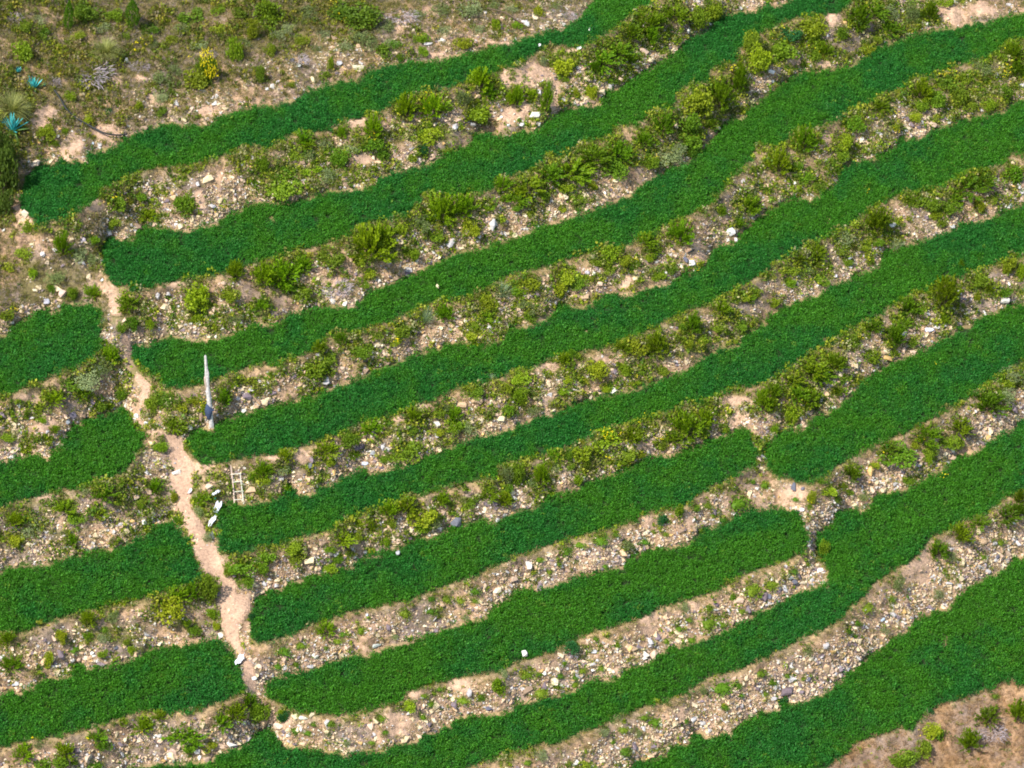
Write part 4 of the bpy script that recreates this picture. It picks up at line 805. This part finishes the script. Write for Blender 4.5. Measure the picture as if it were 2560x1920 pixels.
g2 = np.array([[.24,.22,.07],[.17,.18,.045],[.36,.29,.14],[.27,.22,.22]])[r.choice(4, len(X), p=[.33,.3,.17,.2])]
col = np.where(wt_ & (mval(s1, X, Y)[:, None] < .60), g2, col)
col = np.where(wb_, np.array([[.34,.22,.11],[.42,.29,.14],[.26,.16,.09],[.36,.27,.19]])[r.choice(4, len(X))], col)
s = np.clip(r.normal(.8, .25, len(X)), .3, 1.5) * np.where(wt_[:, 0], 1.15, 1)
tag(cloud('dry_grass', P, np.c_[r.normal(.2, .3, len(X)), r.normal(0, .3, len(X)), r.uniform(0, 6.28, len(X))], np.c_[s, s, s * .8], col, r.integers(0, 5, len(X)), 'grass'),
    'short dry straw-coloured grass along the bank tops and wild slopes', 'dry grass', kind='stuff')
# pale weeds and stalks poking from the crops
# wild yellow flowers
FL = [(720,25,14,22),(745,60,8,10),(933,232,30,24),(1310,172,12,4),(1580,160,16,8),(1985,190,12,6),(1940,250,8,14),(1935,295,14,8),(2049,170,34,10),(2185,115,16,10),(2170,165,20,20),(2210,180,6,20),(910,510,6,3),(866,745,20,10),(860,708,12,6),
      (335,925,3,3),(490,462,8,4),(465,470,6,3),(1985,960,12,8),(1900,985,10,4),(2040,1040,14,6),(1905,1050,3,8),(1310,950,30,14),(1400,908,8,6),(1380,925,6,3),(1310,1000,10,4),(1505,580,8,20),(1860,740,4,6),(1820,750,4,6),(1875,425,6,6),(1950,440,10,4),(310,1591,7,7),(190,1608,3,3),(71,1606,2,2),(410,135,8,5),(300,105,14,10),(293,120,4,3),(2020,800,6,6),(1985,1600,4,12),(1749,1095,6,5),(25,680,16,8)]
fx, fy, fc = [], [], []
r = np.random.default_rng(77)
for (x, y, a, b) in FL:
    n = max(3, int(a * b / 16)); fx += list(x + a * r.normal(0, .5, n)); fy += list(y + b * r.normal(0, .5, n))
for (k, bk, x, y, a, b) in allsh:
    if k == 'b' and r.random() < .05:
        n = r.integers(3, 8); fx += list(x + a * r.normal(0, .4, n)); fy += list(y + b * r.normal(0, .4, n))
P = ground(fx, fy) + np.array([0, -.15, .42]); n = len(P)
tag(cloud('yellow_wildflowers', P, np.c_[np.zeros((n, 2)), r.uniform(0, 6, n)], np.tile(r.uniform(.4, 1.0, (n, 1)), 3), np.tile([.8, .5, .01], (n, 1)), r.integers(0, 3, n), 'flower'),
    'scattered yellow and orange wildflower heads on the bank bushes', 'wildflowers', kind='stuff')

# the bush in full yellow flower
t = thing('flowering_bush', 'bush covered in bright yellow flowers on the upper left slope', 'bush', at(447, 178), (0, 0, 0), None, (.62, .55, 1.75))
A, S = T_LEAFY[3]; o = obj('foliage', A, t); o.color = (.12, .19, .01, 1); obj('stems', S, t)
r_ = random.Random(9); V = []; F = []
for q in range(330):
    v = rv(r_); v.z = abs(v.z); zz_ = .25 + .85 * r_.random() ** 1.3; ww_ = .95 - .55 * max(0, zz_ - .55); p = Vector((v.x * ww_ * .8, v.y * ww_, zz_)); p.x += .25 - (zz_ - .4) * .35
    for w_ in range(3):
        d = rv(r_); u = d.cross(rv(r_)).normalized(); leafquad(V, F, p, d, u, .06, .024)
obj('flowers', mesh('flowers', V, F, M_FLOWER), t)

# ------------------------------------------------------------------ single rocks
RK = '''272,130,8,9,W,large cream boulder above the bare soil patch on the upper left slope
245,137,7,5,W,small white rock just left of the large cream boulder
193,134,6,5,W,small white rock at the left end of the grey brushwood
75,352,18,10,C,cream rock beside the left end of the topmost crop strip
413,238,9,11,C,upright cream rock above the topmost crop strip, under the yellow bush
461,211,5,6,W,oval white stone on bare soil right of the yellow-flowering bush
425,240,5,4,W,small white stone touching the upright cream rock
200,310,5,5,B,pale blue stone near the lower end of the black hose
588,187,9,9,W,white rock just above the topmost crop strip
600,178,7,8,W,white rock leaning on the right of the white cluster
577,193,7,6,W,low white rock at the left of the white cluster
675,172,6,13,C,tall narrow cream stone standing at the top strip's edge
630,130,10,7,D,dark grey rock on top of the pale outcrop
643,142,11,8,G,pale grey rock above the topmost crop strip, under the dark grey rock
773,147,22,11,C,biggest flat tan wall stone above the topmost crop strip
733,137,10,8,G,blue-grey rounded wall stone left of the flat tan one
1121,257,11,7,C,rounded cream boulder at the upper edge of the second strip
1127,269,9,7,W,rounded white boulder below the cream one at the second strip
1098,271,7,5,W,white boulder left of the rounded pair at the second strip
1138,52,9,9,W,bleached white rock near the top edge beside the topmost strip
1166,106,4,6,W,white post-like stone on the lower edge of the topmost strip
1251,105,8,5,W,bright white block on the lower edge of the topmost strip
1363,43,4,4,W,small round white stone high among the feathery shrubs
1273,72,3,6,W,white stake-like stone standing inside the topmost crop strip
92,549,8,8,W,white rock on the slope left of the second crop strip
102,566,7,6,C,cream rock just under the white rock left of the second strip
133,633,14,13,P,large pinkish boulder above the upper left crop strip
192,597,7,9,C,rounded cream rock below the left end of the second strip
222,605,6,5,W,small white rock at the corner of the second crop strip
178,519,12,7,G,grey-blue slab left of the second crop strip's end
57,462,12,12,P,pale weathered boulder under the left end of the topmost strip
100,650,10,8,G,low grey rock above the upper left crop strip
8,497,6,5,W,white rock at the left edge under the dark bush
296,899,12,7,W,long white slab lying across the narrow upper path
317,915,7,6,W,small white stone below the long slab on the upper path
155,895,12,9,D,dark blue-grey rock above the second left crop strip
144,911,13,6,G,pale flat slab under the dark blue-grey rock
26,987,11,5,W,long white stone at the edge of the second left strip
381,1021,16,7,W,white flat slab across the wide path
412,1060,5,9,W,upright white stone at the right side of the wide path
450,1050,13,9,C,large cream boulder right of the wide path
460,1157,10,12,D,purple-grey slab standing between the path and the fifth strip
372,1122,7,5,C,small cream stone left of the path near the third left strip
310,1128,8,8,W,round white stone above the third left crop strip
640,1001,0,0,D,x
668,1006,8,9,D,dark rock on the bank below the fourth crop strip
788,1000,13,5,B,pale blue flat slab at the upper edge of the fifth strip
805,977,9,7,G,grey wall stone on the bank below the fourth strip
985,1127,16,15,D,big grey slab at the upper edge of the sixth crop strip
860,1203,7,8,G,dark topped grey stone at the upper edge of the sixth strip
813,1394,13,7,G,pale grey flat rock on the bank below the sixth strip
793,1328,4,4,B,small blue stone under the lower edge of the sixth strip
1055,1531,12,6,D,dark blue slab at the upper edge of the long bottom strip
1018,1521,8,4,D,narrow dark stone left of the dark blue slab
638,1545,9,9,C,squarish cream block below the left end of the seventh strip
656,1551,12,6,W,white block in the middle of the row below the seventh strip
675,1546,6,9,C,upright cream block at the right end of the row below the seventh strip
604,1567,16,8,P,long pinkish boulder at the corner below the path
548,1466,8,5,W,white stone at the right side of the path's lower end
1493,568,11,9,W,white boulder under the black pipe
1480,560,7,12,D,dark grey boulder left of the white boulder under the pipe
1576,500,14,12,W,cluster of white quartz above the fourth crop strip
1588,518,6,10,W,slender white quartz stone pointing down to the fourth strip
1268,588,10,7,G,grey rounded rock between the bushes above the fourth strip
1283,1407,9,5,G,pale grey flat stone on the bank below the seventh strip
1378,1415,9,4,C,elongated cream stone beside the bare earth below the seventh strip
1133,1421,8,9,W,bright white block on the lower edge of the seventh strip
1243,1646,11,6,W,white slab at the bottom edge above the corner strip
1714,1256,11,9,D,dark rock on the bank between the seventh and long strips
1684,1271,7,5,D,small dark rock left of the larger dark rock
1660,1287,7,8,D,purple dark rock near the upper edge of the long strip
1906,1338,11,4,B,pale blue slab on the bank above the corner strip
1746,1466,7,7,D,dark blue-grey rock above the corner crop strip
1716,1050,8,14,D,tall grey rock below the rounded end of the right-hand strip
1734,1055,7,5,D,low dark rock right of the tall grey rock
2154,1202,8,6,D,dark blue rock at the right above the corner strip
1804,596,8,5,W,white rock at the upper edge of the fifth strip
1834,558,9,5,G,grey rock on the bank above the fifth strip's middle right
1899,541,11,5,W,long pale rock touching the upper edge of the fifth strip
2056,488,11,8,G,pale grey rock at the right above the fifth strip
2006,712,15,7,B,long pale blue slab above the right-hand crop strip
1949,721,14,10,G,rounded grey boulder above the right-hand crop strip
2050,264,5,4,W,small white stone at the upper edge of the fourth strip's right part
155,1425,8,5,W,white flat stone above the lowest left strip
199,1411,7,6,W,rounded white stone above the lowest left strip
187,1420,8,6,C,cream stone next to the rounded white one
250,1399,7,5,D,dark stone on the bank above the lowest left strip
425,1621,11,8,G,pale grey slab above the long bottom strip's left part
372,1621,16,8,P,flat tan rock on the bank below the lowest left strip
190,1636,13,10,P,pinkish rock on the bank near the bottom left
1948,1028,4,4,W,small round white stone below the right-hand crop strip
945,627,5,8,C,pale stone lying in the third crop strip
1718,1088,0,0,D,x
1290,1000,0,0,D,x
1733,1102,8,6,W,white stone above the blunt right end of the seventh strip
1302,795,4,6,W,small white stone on the bare rim below the fourth strip
2020,1022,0,0,D,x
30,1479,7,4,B,pale blue flat stone above the lowest left strip at the left edge'''
RC = {'W': (.68, .66, .62), 'C': (.66, .54, .36), 'G': (.42, .42, .43), 'D': (.13, .13, .165), 'P': (.60, .46, .36), 'B': (.48, .58, .66)}
T_ROCK = []
for q in range(12):
    me = rock(900 + q, .8, 13, .3 + .25 * (q % 2)); me.materials.append(M_STONE); T_ROCK.append(me)
for ln_ in RK.split('\n'):
    x, y, a, b, c, lab = ln_.split(',', 5); x, y, a, b = map(float, (x, y, a, b))
    if a == 0: continue
    r_ = random.Random(int(x + y)); o = obj('rock', r_.choice(T_ROCK))
    p = at(x, y + b * .3); nn = Vector(normal(x, y).tolist()); o.location = p + nn * (b * UNIT * .35) + Vector((0, 0, .02))
    if pid[int((y - GY0) / MS), int((x - GX0) / MS)] >= 0: o.location.z += .22
    o.scale = (a * UNIT * 1.0, b * UNIT * 1.15, min(a, b) * UNIT * (.75 if c in 'DGB' else 1.0)); o.rotation_euler = (nn.lerp(Vector((0, -.35, .9)), .5).normalized().to_track_quat('Z', 'Y').to_matrix() @ Euler((r_.uniform(-.1, .1), r_.uniform(-.15, .15), r_.uniform(-.4, .4))).to_matrix()).to_euler()
    o.color = (*[v * r_.uniform(.92, 1.06) for v in RC[c]], 1); tag(o, lab, 'rock')

# ------------------------------------------------------------------ the tall weathered post with its blue wrapping
def build_post():
    base = at(457, 921) - Vector((0, 0, .15)); H = 4.15
    t = thing('wooden_post', 'tall bleached wooden post with a dark blue cloth wrapped round its foot', 'post', base)
    pts = []; rd = []
    prof = [(0, .12), (.12, .12), (.3, .118), (.5, .11), (.60, .085), (.64, .10), (.76, .105), (.82, .07), (.92, .065), (.985, .055), (1, .02)]
    r_ = random.Random(4)
    for h, w_ in prof:
        pts.append((-.17 * h + .012 * math.sin(h * 9), 0, H * h)); rd.append(w_)
    V, F = tube(pts, rd, 9)
    V = [Vector((v.x + r_.uniform(-.012, .012), v.y * .7 + r_.uniform(-.012, .012), v.z + r_.uniform(-.03, .03))) for v in V]
    obj('shaft', mesh('shaft', V, F, M_WOOD), t)
    # split sliver on its left side
    V, F = tube([(-.14, -.02, 2.1), (-.20, -.02, 2.6), (-.22, -.02, 2.9), (-.21, -.01, 3.05)], [.03, .055, .045, .01], 6)
    obj('split_sliver', mesh('sliver', V, F, M_RAIL), t)
    # cloth: slanting wrap, open triangle at the lower left
    V = []; F = []; n = 20; m = 9
    for i in range(n + 1):
        a = 2 * math.pi * i / n; cx = math.cos(a); 
        top = 1.28 - .16 * cx - .08 * math.sin(a); bot = .52 + .36 * max(cx, 0) + .24 * (1 + cx) * .5
        for k in range(m + 1):
            h = bot + (top - bot) * k / m; bulge = .145 + .055 * math.sin(math.pi * k / m) + (.05 if cx < 0 else .02) * math.sin(math.pi * k / m) + .012 * math.sin(a * 5 + k)
            V.append((-.17 * h / H + bulge * cx, bulge * .85 * math.sin(a), h))
    for i in range(n):
        for k in range(m): a_ = i * (m + 1) + k; F.append((a_, a_ + m + 1, a_ + m + 2, a_ + 1))
    c = obj('cloth_wrap', mesh('cloth_wrap', V, F, M_CLOTH), t)
    md = c.modifiers.new('thick', 'SOLIDIFY'); md.thickness = .012
    for q in c.data.polygons: q.use_smooth = True
build_post()

# ------------------------------------------------------------------ ladder leaning on the bank
def build_ladder():
    D = lambda x, y: (x * .86407, y * .86407)          # source pixels to survey units
    def pos(x, y, off=.10):
        X, Y = D(x, y); return at(X, Y)
    foot = at(*D(597, 1262)); head = at(*D(590, 1172))
    t = thing('ladder', 'rough pole ladder with four pale rungs leaning on the bank above the fifth strip', 'ladder', foot)
    fwd = Fv                                           # the ladder stands just proud of the bank
    def world(x, y):
        X, Y = D(x, y); d = ray(X, Y)[0]
        # plane of the ladder: through foot and head, parallel to the x axis
        a = np.array(foot) + np.array([0, -.12, .02]); b = np.array(head) + np.array([0, -.14, .10])
        nrm = np.cross(b - a, np.array([1.0, .12, 0])); s = ((a - CAM) @ nrm) / (d @ nrm)
        return Vector((CAM + d * s - np.array(foot)).tolist())
    V, F = tube([world(586, 1258), world(585, 1245), world(583, 1215), world(580, 1190), world(577, 1163)], [.032, .034, .032, .028, .022], 7)
    obj('rail', mesh('rail', V, F, M_RAIL), t)
    V, F = tube([world(609, 1260), world(608, 1248), world(604, 1215), world(600, 1182)], [.022, .022, .02, .017], 7)
    obj('rail', mesh('rail', V, F, M_PALE), t)
    for (x0, y0, x1, y1) in ((580, 1185, 602, 1183), (582, 1205, 606, 1202), (585, 1229, 609, 1227), (586, 1249, 609, 1247)):
        V, F = tube([world(x0, y0) + Vector((0, -.03, 0)), world((x0 + x1) / 2, (y0 + y1) / 2) + Vector((0, -.03, .01)), world(x1, y1) + Vector((0, -.03, 0))], .018, 6)
        obj('rung', mesh('rung', V, F, M_PALE), t)
build_ladder()

# ------------------------------------------------------------------ agaves
def agave(x, y, size, n, seed, label, spread=.9, lean=(0, 0, 1)):
    r_ = random.Random(seed); t = thing('agave', label, 'agave', at(x, y))
    for k in range(n):
        f = k / n; a = k * 2.399 + r_.uniform(-.2, .2); el = 1.45 - spread * f * 1.5 + r_.uniform(-.08, .08); L = size * r_.uniform(.85, 1.1); w0 = size * .085
        d = Vector((math.cos(a) * math.cos(el), math.sin(a) * math.cos(el), math.sin(el))); s = Vector((-math.sin(a), math.cos(a), 0)); nrm = d.cross(s)
        V = []; F = []; p = d * size * .06; m = 6
        for q in range(m + 1):
            tt = q / m; wq = w0 * (.55 + 1.1 * tt - 1.65 * tt ** 2.2) if tt < 1 else 0; wq = max(wq, .002)
            V += [p - s * wq + nrm * wq * .35, p - nrm * wq * .25, p + s * wq + nrm * wq * .35]; p = p + d * L / m; d = (d + Vector((0, 0, .05 - .10 * f))).normalized()
        for q in range(m):
            b = q * 3; F += [(b, b + 1, b + 4, b + 3), (b + 1, b + 2, b + 5, b + 4)]
        o = obj('leaf', mesh('agave_leaf', V, F, M_AGAVE_OLD if (f > .72 and r_.random() < .6) else M_AGAVE), t)
        for q in o.data.polygons: q.use_smooth = True
agave(39, 160, .42, 12, 1, 'small turquoise agave highest up at the left edge', .45)
agave(73, 194, .72, 24, 2, 'upright blue-green agave with dark fanned leaves above the bare slope', .75)
agave(96, 187, .24, 8, 3, 'tiny pale blue agave right of the upright agave', .6)
agave(64, 234, .26, 8, 4, 'tiny dark blue-green agave between the tussock and the bare soil', .7)
agave(27, 285, .95, 34, 5, 'largest blue agave with spreading leaves at the left edge', .95)

# ------------------------------------------------------------------ hose, pipe, branch, litter
def line(name, pts, rad, m_, label, cat, lift=.05):
    P = [at(x, y) + Vector((0, -.02, lift)) for x, y in pts]; o0 = P[0]; Q = []
    for k in range(len(P) - 1):
        for s in range(4):
            t_ = s / 4; p0 = P[max(k - 1, 0)]; p1, p2 = P[k], P[k + 1]; p3 = P[min(k + 2, len(P) - 1)]
            Q.append(.5 * ((2 * p1) + (p2 - p0) * t_ + (2 * p0 - 5 * p1 + 4 * p2 - p3) * t_ ** 2 + (3 * p1 - p0 - 3 * p2 + p3) * t_ ** 3) - o0)
    Q.append(P[-1] - o0); V, F = tube(Q, rad, 8); o = obj(name, mesh(name, V, F, m_)); o.location = o0
    for q in o.data.polygons: q.use_smooth = True
    return tag(o, label, cat)
line('hose', [(118,204),(124,212),(133,226),(143,243),(157,257),(172,268),(188,277),(205,287),(222,295),(240,300),(262,301),(275,298)], .045, M_HOSE, 'thin black hose curving down to the topmost crop strip', 'hose', .26)
line('pipe_stub', [(1486,551),(1492,547.5),(1499,544)], .055, M_HOSE, 'short black pipe poking out of the bank above the white boulder', 'pipe', .12)
line('bare_branch', [(1052,28),(1075,33),(1096,40),(1125,60)], .035, M_BARK, 'bare dark branch at the top edge above the topmost crop strip', 'branch', .3)
line('dead_stick', [(1980,1044),(1971,1051),(1960,1053)], .02, M_PALE, 'thin pale stick among stones below the right-hand strip', 'stick', .12)
line('green_bottle', [(465,1083),(466,1073)], .05, M_GREENPLASTIC, 'dark green bottle left of the ladder', 'bottle', .12)
def bag(x, y, a, b, label, seed):
    r_ = random.Random(seed); V = []; F = []; n = 9
    for j in range(n):
        for i in range(n):
            u, v = i / (n - 1) * 2 - 1, j / (n - 1) * 2 - 1; q = 1 - .35 * (u * u * v * v)
            V.append((u * a * UNIT * q * (1 + .2 * math.sin(v * 4 + seed)), v * .16, b * UNIT * (v * .9 + .25 * math.sin(u * 5 + seed)) + r_.uniform(-.04, .04)))
            V[-1] = (V[-1][0] + v * .14, V[-1][1] + r_.uniform(-.05, .05), V[-1][2])
    for j in range(n - 1):
        for i in range(n - 1): k = j * n + i; F.append((k, k + 1, k + n + 1, k + n))
    o = obj('plastic_bag', mesh('bag', V, F, M_BAG)); o.location = at(x, y + b * .5) + Vector((0, -.25, b * UNIT * .5 + .12)); o.rotation_euler = (R(-25), 0, R(seed * 13 % 40 - 20))
    md = o.modifiers.new('thick', 'SOLIDIFY'); md.thickness = .01
    tag(o, label, 'bag', 'white plastic bags littering the terraces')
bag(519, 1421, 9, 8, 'torn white plastic bag at the right end of the lowest left strip', 3)
bag(470, 1094, 7, 11, 'white plastic sheet beside the left end of the fifth strip below the bottle', 5)
bag(460, 1122, 5, 9, 'white plastic scrap at the left edge of the fifth strip, lower', 8)
bag(468, 1062, 4, 4, 'small white plastic scrap just above the dark green bottle', 11)
